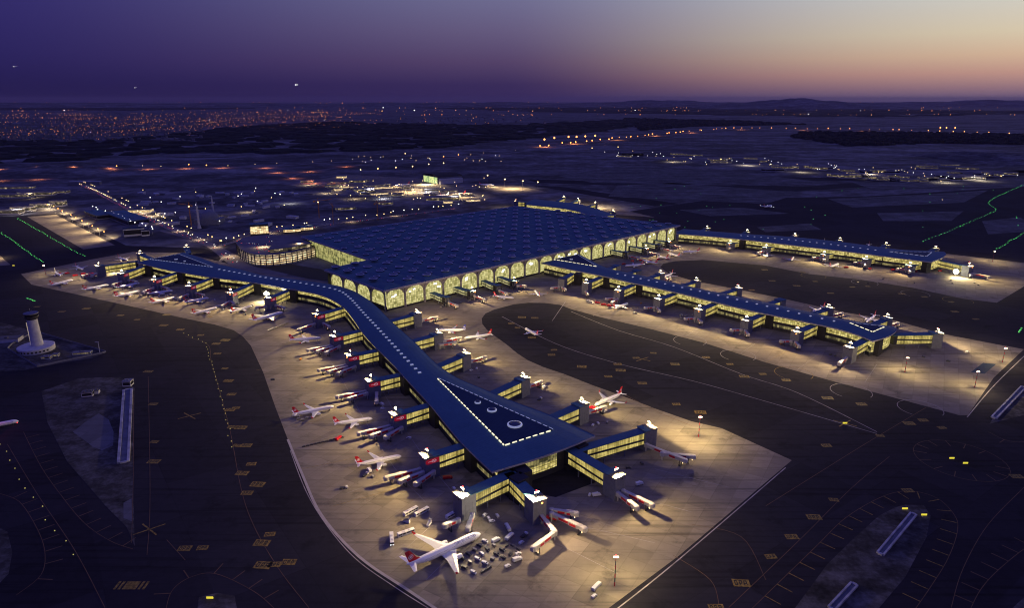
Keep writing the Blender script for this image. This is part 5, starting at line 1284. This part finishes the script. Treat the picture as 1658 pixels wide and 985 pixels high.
# hangar
p = at(697, 296); t = thing('hangar', 'large hangar with green yellow lit doors beyond the terminal', 'hangar', (p.x, p.y, 0), axis_ang((677, 293), (718, 301)))
m = MB(); Lh, Wh, Hh = 120, 110, 34; m.box(-Lh/2, Lh/2, 0, Wh, 0, Hh-6); obj('wall', m, M['tower_grey'], t)
m = MB(); pr = [(-Lh/2-2+(Lh+4)*i/12, Hh-6+7*math.sin(math.pi*i/12)**.7) for i in range(13)]
for (x0, z0), (x1, z1) in zip(pr, pr[1:]): m.hexa([(x0, -2, z0-.6), (x1, -2, z1-.6), (x1, Wh+2, z1-.6), (x0, Wh+2, z0-.6)], [(x0, -2, z0+.4), (x1, -2, z1+.4), (x1, Wh+2, z1+.4), (x0, Wh+2, z0+.4)])
obj('roof', m, M['wood_dark'], t)
m = MB(); u = [(-Lh/2+4, 0), (Lh/2-4, 0)]; m.poly([(-Lh/2+4, -.1, .5), (Lh/2-4, -.1, .5), (Lh/2-4, -.1, Hh-9), (-Lh/2+4, -.1, Hh-9)], 0, [(0, 1), (Lh, 1), (Lh, 26), (0, 26)]); obj('hangar_door', m, M['hangar_glow'], t)
m = MB(); m.box(Lh/2+.05, Lh/2+14, 4, Wh-4, 0, 20); obj('annex', m, M['concrete_wall'], t)
cs = p+Vector((-10, -60, 30)); spot(cs, (0, -.4, -1), FLOOD*2.2, 160, .6, (1, .8, .5), 2)
for x, y, lb in ((665, 312, 'left'), (745, 318, 'middle'), (830, 306, 'right'), (960, 336, 'rear')):
    p = at(x, y); spot((p.x, p.y, 40), (0, 0, -1), FLOOD*1.8, 160, .6, (1, .74, .42), 2)
for i, (x, y, L, w, h_) in enumerate(((575, 296, 90, 40, 12), (590, 311, 70, 34, 14), (612, 303, 90, 30, 10), (553, 298, 60, 30, 10), (560, 340, 60, 26, 10), (625, 332, 40, 24, 10), (717, 325, 110, 40, 14), (640, 318, 40, 24, 10), (540, 303, 60, 24, 9), (498, 296, 50, 24, 9), (660, 306, 44, 26, 9))):
    house('terminal_outbuilding', 'low lit outbuilding between the terminal roof and the hangar', (x, y), L, w, h_, .1+.3*(i % 3), M['concrete_wall'], M['roadway'], glowm=M['bay_glow'], group='outbuildings before the hangar')
r = random.Random(21)
for i in range(64):
    cx_, cy_ = r.choice(((1080, 256), (1200, 262), (1290, 274), (1400, 283), (1440, 276), (1540, 292), (1590, 286), (1010, 250), (1530, 272), (1460, 290)))
    x, y = cx_+r.uniform(-48, 48), cy_+r.uniform(-5, 5)
    house('airfield_building', 'low lit building in the straggling cluster far right of the runways', (x, y), r.uniform(25, 110), r.uniform(18, 50), r.uniform(7, 16), r.uniform(-.4, .4), M['concrete_wall'], M['roadway'], glowm=M['bay_glow'] if i % 3 == 0 else (M['window_glow'] if i % 3 == 1 else WD), group='buildings far right of the runways')
house('transformer_hall', 'wide grey hall beyond the right hand runways', (1022, 254), 130, 60, 26, .1, M['tower_grey'], M['roadway'], glowm=WD)
# mosque under construction
p = at(340, 362); t = thing('mosque', 'pale domed mosque standing in the dark building site', 'mosque', (p.x, p.y, 0))
m = MB(); m.box(-32, 32, -24, 24, 0, 14); obj('wall', m, M['tower_grey'], t); m = MB(); m.lathe((0, 0, 14.02), [(24*math.cos(a*.157), 22*math.sin(a*.157)) for a in range(0, 10)]+[(.2, 22)], 24); obj('dome', m, M['tower_grey'], t, True)
for x, y, lb in ((323, 370, 'nearer slim white minaret on the building site'), (347, 357, 'farther slim white minaret on the building site')):
    p = at(x, y); m = MB(); m.lathe((p.x, p.y, 0), [(5, 0), (3.6, 8), (2.8, 9), (2.4, 46), (3.6, 47), (3.6, 48.5), (2.0, 49), (1.8, 60), (.1, 70)], 12); tag(obj('minaret', m, M['concrete_wall']), lb, 'minaret')
def crane(px, h_, label, ang):
    p = at(*px); t = thing('tower_crane', label, 'crane', (p.x, p.y, 0), ang); m = MB()
    for x in (-.8, .8):
        for y in (-.8, .8): m.box(x-.18, x+.18, y-.18, y+.18, 0, h_)
    for i in range(int(h_/3)): 
        m.tube((-.8, -.8, i*3), (.8, -.8, i*3+3), .14, None, 4); m.tube((.8, .8, i*3), (-.8, .8, i*3+3), .14, None, 4)
    obj('tower', m, M['orange'], t); m = MB(); m.box(-14, 42, -.6, .6, h_, h_+1.2); m.tube((0, 0, h_+8), (38, 0, h_+1.2), .2, None, 4); m.tube((0, 0, h_+8), (-12, 0, h_+1.2), .2, None, 4); m.box(-.5, .5, -.5, .5, h_+1.2, h_+8); m.box(-14, -9, -1.2, 1.2, h_-2.5, h_-.02); obj('jib', m, M['orange'], t)
    m = MB(); m.box(-1, 1, -1, 1, h_-4.5, h_-2.2); obj('cab', m, M['lamp_yellow'] if px[0] in (517, 310) else M['truck_dark'], t)
crane((310, 366), 55, 'tower crane left of the domed mosque', 2.6); crane((517, 353), 48, 'tower crane with lit cab on the site behind the terminal', .7); crane((540, 363), 50, 'dark orange tower crane just left of the terminal roof edge', 2.0); crane((612, 356), 46, 'thin tower crane behind the rear terminal edge', 1.1)
r = random.Random(9)
for i in range(60):
    x = r.uniform(225, 480); y = r.uniform(308, 366)
    if 300 < x < 365 and y > 335: continue
    house('site_cabin', 'pale cabin scattered over the dark building site', (x, y), r.uniform(10, 36), r.uniform(7, 14), r.uniform(3, 7), r.uniform(0, 3), M['concrete_wall'], M['concrete_wall'], 'cabin', win=False, group='cabins on the building site')
# ------------------------------------------------------------------ street lamps (one mesh each)
def lamp_mesh(h_, s, mat, pole=True):
    m = MB()
    if pole: m.tube((0, 0, 0), (0, 0, h_), .25, .15, 5, 0); m.box(-.2, 2.0, -.15, .15, h_-.1, h_+.1, 0)
    m.ball((1.6 if pole else 0, 0, h_-.2 if pole else h_), s, 1)
    return m.mesh('street_lamp', [M['metal'], mat])
LC = [0]
def lamp(mesh, x, y, label, group, cat='street lamp', name='street_lamp', z=0, rz=0):
    o = bpy.data.objects.new(name, mesh); COL.objects.link(o); o.location = (x, y, z); o.rotation_euler = (0, 0, rz); tag(o, label, cat, group); LC[0] += 1; return o
l_or = lamp_mesh(14, 3.0, M['lamp_orange']); l_ye = lamp_mesh(12, 1.25, M['lamp_yellow']); l_wh = lamp_mesh(14, 1.35, M['lamp_white']); l_or2 = lamp_mesh(16, 5.0, M['lamp_orange']); l_big = lamp_mesh(32, 2.6, M['lamp_yellow'])
for p, d_ in along(smoothline(gpts([(870, 240), (960, 230), (1040, 222), (1110, 215), (1190, 209), (1290, 210), (1400, 211), (1540, 215), (1658, 219), (1700, 221)])), 118):
    if rnd.random() < .85: lamp(l_or2 if rnd.random() < .5 else l_or, p.x+rnd.uniform(-20, 20), p.y+rnd.uniform(-60, 60), 'orange street lamp on the far road crossing the right half', 'orange lamps along the far right road')
for p, d_ in along(smoothline(gpts([(-20, 279), (120, 275), (300, 272), (420, 270), (560, 262), (700, 258), (850, 245)])), 105):
    if rnd.random() < .7: lamp(l_ye if rnd.random() < .5 else l_or, p.x, p.y+rnd.uniform(-40, 40), 'street lamp along the road crossing the left half', 'lamps along the left hand highway')
for p, d_ in along(smoothline(gpts([(130, 300), (170, 317), (220, 342), (260, 361), (320, 386), (352, 402)])), 30):
    e = Vector((-d_.y, d_.x)); s_ = rnd.choice((-1, 1)); lamp(l_ye, p.x+e.x*13*s_, p.y+e.y*13*s_, 'warm street lamp lining the approach road', 'lamps along the approach road')
for p, d_ in along(smoothline(gpts([(360, 398), (420, 378), (480, 371), (560, 360), (640, 350), (740, 337)])), 22):
    if rnd.random() < .8: lamp(l_ye if rnd.random() < .7 else l_wh, p.x+rnd.uniform(-8, 8), p.y+rnd.uniform(-10, 10), 'small warm lamp on the kerb behind the terminal roof', 'lamps along the rear terminal kerb')
for x, y in ((80, 343), (90, 346), (97, 350), (104, 354), (111, 358), (118, 361), (126, 366), (136, 371), (145, 376), (153, 380), (162, 385), (172, 390)):
    p = at(x, y); lamp(lamp_mesh(22, 1.7, M['lamp_orange']) if x == 80 else bpy.data.meshes['street_lamp.005'] if 'street_lamp.005' in bpy.data.meshes else l_or, p.x, p.y, 'tall orange lamp in the row beside the lit parking strip', 'lamps beside the lit strip', rz=math.pi)
for x, y in ((84, 347), (97, 355), (113, 364), (130, 375), (150, 387)):
    p = at(x, y); spot((p.x+45, p.y+10, 30), (-1, -.2, -.55), FLOOD*1.7, 165, 1.0, (1, .74, .42), 1.5)
for x, y in ((1, 420),):
    p = at(x, y); spot((p.x-15, p.y, 25), (0, 0, -1), FLOOD*.3, 150, 1)
for x, y in ((584, 287), (612, 285), (641, 283), (668, 281), (694, 277), (718, 275), (789, 297), (817, 304), (846, 307), (870, 309), (656, 258), (958, 248), (1166, 268), (1000, 246)):
    p = at(x, y); lamp(l_big, p.x, p.y, 'tall white floodlight mast beyond the terminal', 'tall masts beyond the terminal')
for x, y in ((881, 236), (897, 233), (920, 231), (933, 231), (947, 230), (963, 229), (1521, 214), (1531, 214), (1545, 214)):
    p = at(x, y); lamp(bpy.data.meshes.get('big_orange') or (lambda m: (setattr(m, 'name', 'big_orange'), m)[1])(lamp_mesh(45, 7.5, M['lamp_orange'])), p.x, p.y, 'big glowing orange floodlight in the row at a distant junction', 'big orange lamps at distant junctions')
r = random.Random(33)
for i in range(120):
    x, y = r.choice(((1080, 262), (1200, 266), (1300, 275), (1400, 286), (1540, 294), (1590, 290), (1020, 252), (1450, 280), (760, 262), (640, 262)))
    p = at(x+r.uniform(-60, 60), y+r.uniform(-7, 5)); lamp(l_wh if r.random() < .5 else l_ye, p.x, p.y, 'white yard lamp between distant airfield buildings', 'yard lamps far right')
for i in range(60):
    p = at(r.uniform(540, 790), r.uniform(292, 332)); lamp(l_ye, p.x, p.y, 'warm yard lamp on the stands before the hangar', 'yard lamps before the hangar')
for i in range(22):
    p = at(r.uniform(230, 470), r.uniform(310, 368)); lamp(l_wh if i % 3 else l_ye, p.x, p.y, 'single site lamp on the dark building site', 'lamps on the building site')
for i in range(16):
    p = at(150+i*6.6, 341+i*2.5); lamp(l_wh, p.x+r.uniform(-6, 6), p.y+r.uniform(-8, 8), 'white lamp on the blue halls beside the approach road', 'lamps at the blue halls')
for x, y in ((230, 347), (262, 362), (292, 375), (322, 389), (350, 401), (372, 416), (395, 388), (440, 378), (500, 370), (570, 360), (640, 350)):
    p = at(x, y); spot((p.x, p.y, 14), (0, 0, -1), 26000, 165, 1.0, (1, .72, .42), .6, 'street_light_source')
for i in range(16):
    q = ((0, 278), (60, 277), (120, 276), (180, 275), (240, 274), (300, 273), (360, 272), (430, 272), (450, 280), (475, 289), (505, 297), (540, 301), (0, 293), (60, 291), (500, 278), (560, 270))[i]
    p = at(*q); spot((p.x, p.y, 24), (0, 0, -1), 150000, 168, 1.0, (1, .30, .12), 1.5, 'red_road_fill')  # bodiless reddish spots added to tint the left highway like tail-light glow
for i in range(14):
    q = ((880, 238), (930, 233), (1000, 227), (1060, 220), (1120, 215), (1200, 210), (1300, 211), (1400, 212), (1090, 262), (1210, 268), (1300, 279), (1410, 289), (1530, 296), (1590, 293))[i]
    p = at(*q); spot((p.x, p.y, 34), (0, 0, -1), 700000 if i < 8 else 300000, 168, 1.0, (1, .34, .12) if i < 8 else (1, .85, .6), 2, 'far_light_source')
for i, q in enumerate(((600, 312), (560, 304), (640, 303), (690, 312), (530, 313), (575, 322), (620, 322), (345, 352), (400, 344), (470, 330), (250, 350), (190, 344), (30, 346), (80, 340), (50, 320), (735, 325), (500, 300), (800, 303))):
    p = at(*q); spot((p.x, p.y, 22), (0, 0, -1), 150000 if i not in (7, 8, 9) else 60000, 168, 1.0, (1, .76, .44) if i % 3 else (.9, .9, 1), 1.5, 'yard_light_source')
r5 = random.Random(55)
for i in range(34):
    x = r5.uniform(525, 770); y = 288+(x-525)*.12+r5.uniform(-4, 20)
    if 660 < x < 770 and y < 305: continue
    house('terminal_outbuilding', 'low lit outbuilding between the terminal roof and the hangar', (x, y), r5.uniform(18, 60), r5.uniform(12, 26), r5.uniform(4, 11), r5.uniform(0, .6), M['concrete_wall'], M['roadway'], glowm=(M['bay_glow'], M['window_glow'], GB)[i % 3 if i % 9 else 2], group='outbuildings before the hangar')
UP = gpts([(434, 404.5), (470, 400.5), (506, 393.5), (488, 385), (446, 387)], 31)
m = MB(); m.prism([(p.x, p.y) for p in UP], 30, 31); m.prism([(p.x, p.y) for p in UP], 23.03, 23.6); obj('upper_storey_roof', m, M['roadway'], PARK)
m = MB(); u = 0; c0_ = sum((p for p in UP), Vector())/5; UI = [c0_+(p-c0_)*.95 for p in UP]
for a, b_ in zip(UI, UI[1:]+UI[:1]):
    ll = (b_-a).length; m.poly([(a.x, a.y, 23.6), (b_.x, b_.y, 23.6), (b_.x, b_.y, 30), (a.x, a.y, 30)], 0, [(u, 2), (u+ll, 2), (u+ll, 8), (u, 8)]); u += ll
obj('upper_storey', m, M['bay_glow'], PARK)
# cars on the approach road and kerb
DECK = [cg+(PK[int(rnd.random()*12.99)]-cg)*(.2+.65*rnd.random()) for _ in range(34)]; DZ = 23.02
cm = []
for c_ in (M['truck_white'], M['truck_dark']):
    m = MB(); m.box(-2.2, 2.2, -.9, .9, .35, .95, 0); m.hexa([(-1.6, -.85, .95), (1.1, -.85, .95), (1.1, .85, .95), (-1.6, .85, .95)], [(-1.2, -.7, 1.5), (.5, -.7, 1.5), (.5, .7, 1.5), (-1.2, .7, 1.5)], 1)
    for s in (-.6, .6): m.box(2.2, 2.32, s-.3, s+.3, .5, .9, 2); m.box(-2.32, -2.2, s-.3, s+.3, .5, .9, 3)
    cm.append(m.mesh('car', [c_, M['dark_glass'], M['lamp_white'], M['lamp_red']]))
for p, d_ in along(smoothline(gpts([(135, 300), (200, 333), (240, 352), (280, 371), (320, 388), (350, 402), (368, 416), (385, 428)])), 19):
    for s_ in (-1, 1):
        if rnd.random() < .5:
            e = Vector((-d_.y, d_.x))*s_*rnd.choice((4, 8)); o = bpy.data.objects.new('car', rnd.choice(cm)); COL.objects.link(o); o.location = (p.x+e.x, p.y+e.y, .12); o.rotation_euler = (0, 0, math.atan2(d_.y, d_.x)+(0 if s_ > 0 else math.pi)); tag(o, 'small car with lights on, driving on the approach road', 'car', 'cars on the approach road')
for p, d_ in along(smoothline(gpts([(360, 400), (420, 379), (480, 372), (560, 361), (640, 351), (740, 338)])), 16):
    if rnd.random() < .55:
        o = bpy.data.objects.new('car', rnd.choice(cm)); COL.objects.link(o); o.location = (p.x+rnd.uniform(-4, 4), p.y+rnd.uniform(-5, 5), .15); o.rotation_euler = (0, 0, math.atan2(d_.y, d_.x)); tag(o, 'small car at the kerb behind the terminal', 'car', 'cars behind the terminal')
for q in DECK:
    o = bpy.data.objects.new('car', rnd.choice(cm)); COL.objects.link(o); o.location = (q.x, q.y, DZ); o.rotation_euler = (0, 0, .35+rnd.choice((0, 1.57))); tag(o, 'small car parked on the roof of the curved parking deck', 'car', 'cars on the parking deck')
# ------------------------------------------------------------------ taxiway lights
def tl_mesh(s, mat):
    m = MB(); m.lathe((0, 0, 0), [(s, 0), (s, .3), (s*.6, .6)], 8, 0); return m.mesh('taxiway_light', mat)
tg = tl_mesh(1.0, M['lamp_green']); tg2 = tl_mesh(.42, M['lamp_amber']); tg3 = tl_mesh(1.5, M['lamp_green']); tgd = tl_mesh(1.3, M['lamp_green_dim'])
def tline(px, step, mesh, label, group):
    for p, d_ in along(smoothline(gpts(px), 4), step): lamp(tgd if mesh is not tg2 and rnd.random() < .45 else mesh, p.x+rnd.uniform(-1.2, 1.2), p.y+rnd.uniform(-2.5, 2.5), label, group, 'taxiway light', 'taxiway_light', .02)
tline([(-10, 370), (20, 389), (45, 408), (70, 425)], 12, tg, 'green taxiway light in the lower of two rows at far left', 'green lights, lower left row')
tline([(28, 354), (60, 372), (100, 395), (138, 416)], 15, tg, 'green taxiway light in the upper of two rows at far left', 'green lights, upper left row')
tline([(1495, 391), (1530, 377), (1570, 360), (1604, 345), (1613, 339), (1603, 325), (1658, 299)], 22, tg3, 'green taxiway light in the bent row at upper right', 'green lights, bent right row')
tline([(1614, 403), (1640, 388), (1664, 374)], 16, tg3, 'green taxiway light in the short row at the right edge', 'green lights, short right row')
tline([(1648, 538), (1656, 532)], 6, tg, 'green taxiway light at the right frame edge', 'green lights at the right frame edge')
tline([(44, 483), (50, 485), (56, 489)], 5, tg, 'green taxiway light above the control tower', 'green lights by the control tower')
tline([(296, 541), (315, 547), (330, 555), (340, 580), (355, 632), (366, 680), (376, 725)], 13, tg2, 'dim amber taxiway light along the curving left taxiway', 'amber lights on the left taxiway')
tline([(0, 720), (60, 815), (120, 905)], 22, tg2, 'dim amber taxiway light on the dark lower left taxiway', 'amber lights on the lower left taxiway')
m_sg = MB(); m_sg.box(-2.2, 2.2, -.2, .2, .4, 1.8, 1); m_sg.box(-1.6, -1.4, -.1, .1, 0, .4, 0); m_sg.box(1.4, 1.6, -.1, .1, 0, .4, 0); sgm = m_sg.mesh('taxiway_sign', [M['metal'], glow('lit yellow sign face', (1, .85, .06), .8)])
for i, (x, y, lb) in enumerate(((1465, 826, 'lit yellow sign, left one at the tip of the pointed island'), (1496, 836, 'lit yellow sign, right one at the tip of the pointed island'), (1541, 744, 'lit yellow sign, left one in the tick marked circle'), (1563, 752, 'lit yellow sign, right one in the tick marked circle'), (340, 971, 'lit yellow sign on the small island at the bottom edge'), (1368, 687, 'lit yellow sign in the crossing white lines'), (22, 431, 'lit yellow sign by the pale strip at far left'))):
    p = at(x, y); lamp(sgm, p.x, p.y, lb, None, 'taxiway sign', 'taxiway_sign', .06)
r = random.Random(77)
for i in range(44):
    p = at(r.uniform(1000, 1658), r.uniform(300, 372)); lamp(tl_mesh(1.3, M['lamp_yellow']) if i == 0 else bpy.data.meshes['taxiway_light.003'] if r.random() < .6 else tg3, p.x, p.y, 'scattered runway light on the dark airfield at right', 'scattered runway lights', 'taxiway light', 'taxiway_light', .02)
# ------------------------------------------------------------------ distant city (one mass) and stray lights
r = random.Random(41); bld = MB(); lit = MB()
def city(n_, xr, yr, dens, big=1.0):
    k_ = 0
    while k_ < n_:
        x = r.uniform(*xr); y = yr[0]+(yr[1]-yr[0])*r.random()
        if r.random() > dens(x, y): k_ += .1; continue
        p = at(x, y); s = p.y/9000
        w, d_, h_ = r.uniform(10, 26)*big, r.uniform(10, 24)*big, r.uniform(8, 26)*big
        a = r.uniform(0, 1.5); bld.obox((p.x, p.y), (math.cos(a), math.sin(a)), w, d_, -.3, h_)
        if r.random() < .22:
            q = p+Vector((r.uniform(-20, 20), -r.uniform(15, 30), 0)); mi = r.choices((0, 1, 2, 3), (5, 1.2, .25, 7))[0]
            lit.ball((q.x, q.y, r.uniform(8, 16)), p.y/682*r.uniform(.14, .34), mi)
        k_ += 1
city(1100, (-40, 330), (183, 230), lambda x, y: .25+.75*min(1, max(0, 1.2-abs(y-203-(-x*.02))/28)))
city(330, (300, 570), (178, 208), lambda x, y: max(.15, 1-(x-300)/330)*(1 if y < 200-(x-300)*.02 else .35))
city(90, (590, 900), (190, 202), lambda x, y: .5)
for k_ in range(105):      # lamps follow the streets
    x = -40+610*r.random()**1.25; y = r.uniform(181, 228-(26*x/570 if x > 0 else 0)); p = at(x, y); a = r.choice((.15, 1.2, 1.75, .45))+r.uniform(-.15, .15); n_ = r.randint(4, 15); st = r.uniform(60, 130); br = r.random()
    for i in range(n_):
        q = p+Vector((math.cos(a), math.sin(a), 0))*(i*st+r.uniform(-10, 10)); mi = r.choices((0, 1, 2, 3), (6, 1.5, .2, 4) if br < .6 else (2, .5, .1, 9))[0]; lit.ball((q.x, q.y, 10), q.y/682*r.uniform(.14, .30)*(1.25 if br < .12 else 1), mi)
obj('city_buildings', bld, M['city_wall'], kind='stuff')
for i in range(420):      # villages strung along the far plain
    cx_ = r.choice((40, 120, 300, 420, 530, 600, 640, 770, 820, 880, 1010, 1090, 1200, 1270, 1370, 1440, 1530, 1640, 1120, 700)); y = r.choice((166, 168, 171, 175, 180, 187)) ; x = cx_+r.gauss(0, 32)
    p = at(x, y+r.uniform(-1, 1)); s = p.y/9000; lit.ball((p.x, p.y, 20), p.y/682*r.uniform(.2, .42), r.choices((0, 1, 2, 3), (5, 2, .5, 6))[0])
obj('city_lights', lit, [M['city_orange'], M['city_yellow'], M['lamp_white'], glow('faint sodium lamp', (1, .36, .09), .7)], kind='stuff')
for x, h_, lb in ((100, 300, 'left skyline tower group on the horizon'), (255, 330, 'skyline tower on the left horizon, above the city'), (305, 360, 'tall skyline tower on the horizon right of the city')):
    p = at(x, 166); m = MB()
    for k_ in range(4): xx = p.x+(k_-1.5)*260*(1+.2*k_); m.box(xx-60, xx+60, p.y, p.y+90, 0, h_*(.5+.5*((k_*37+x) % 10)/10))
    tag(obj('skyline_towers', m, M['tower_grey']), lb, 'tower block')
# airliners on approach, seen as landing lights
for x, y, dist, s, lb in ((480, 137.5, 4600, 5.5, 'brightest landing light of an airliner above the left horizon'), (220, 142, 6500, 3.5, 'dim airliner with lights low above the city'), (25, 108, 4300, 2.6, 'small airliner light high at the upper left edge')):
    u, v_ = (x-PX)/F, (PY-y)/F; dr = Vector((u, math.cos(TH)+v_*math.sin(TH), v_*math.cos(TH)-math.sin(TH))); p = Vector((0, 0, H))+dr*dist
    o = dup(narrow, tuple(p), -math.pi/2, lb, scale=1.0); m = MB(); m.ball((19, 0, 1.0), s*.5); m.ball((2, 5.5, 1.4), s*.45); m.ball((2, -5.5, 1.4), s*.45); obj('landing_light', m, M['lamp_white'], o)

# the street lamps that show smallest become one mass
sl = sorted((o for o in S.objects if o.name.startswith('street_lamp') and o.type == 'MESH'), key=lambda o: o.location.length)
sl_far = sl[290:]; sm_ = {}
mm = MB(); mats = [M['metal'], M['lamp_orange'], M['lamp_yellow'], M['lamp_white']]
for o in sl_far:
    me = o.data; mx = Matrix.Translation(o.location); c_ = len(mm.v)
    for v_ in me.vertices: mm.v.append(tuple(mx @ v_.co))
    for p_ in me.polygons:
        mm.f.append(tuple(c_+i for i in p_.vertices)); mm.uv += [(0, 0)]*len(p_.vertices); m_ = me.materials[p_.material_index]; mm.mi.append(mats.index(m_) if m_ in mats else 1)
for o in sl_far: bpy.data.objects.remove(o)
if sl_far: obj('distant_street_lamps', mm, mats, kind='stuff')
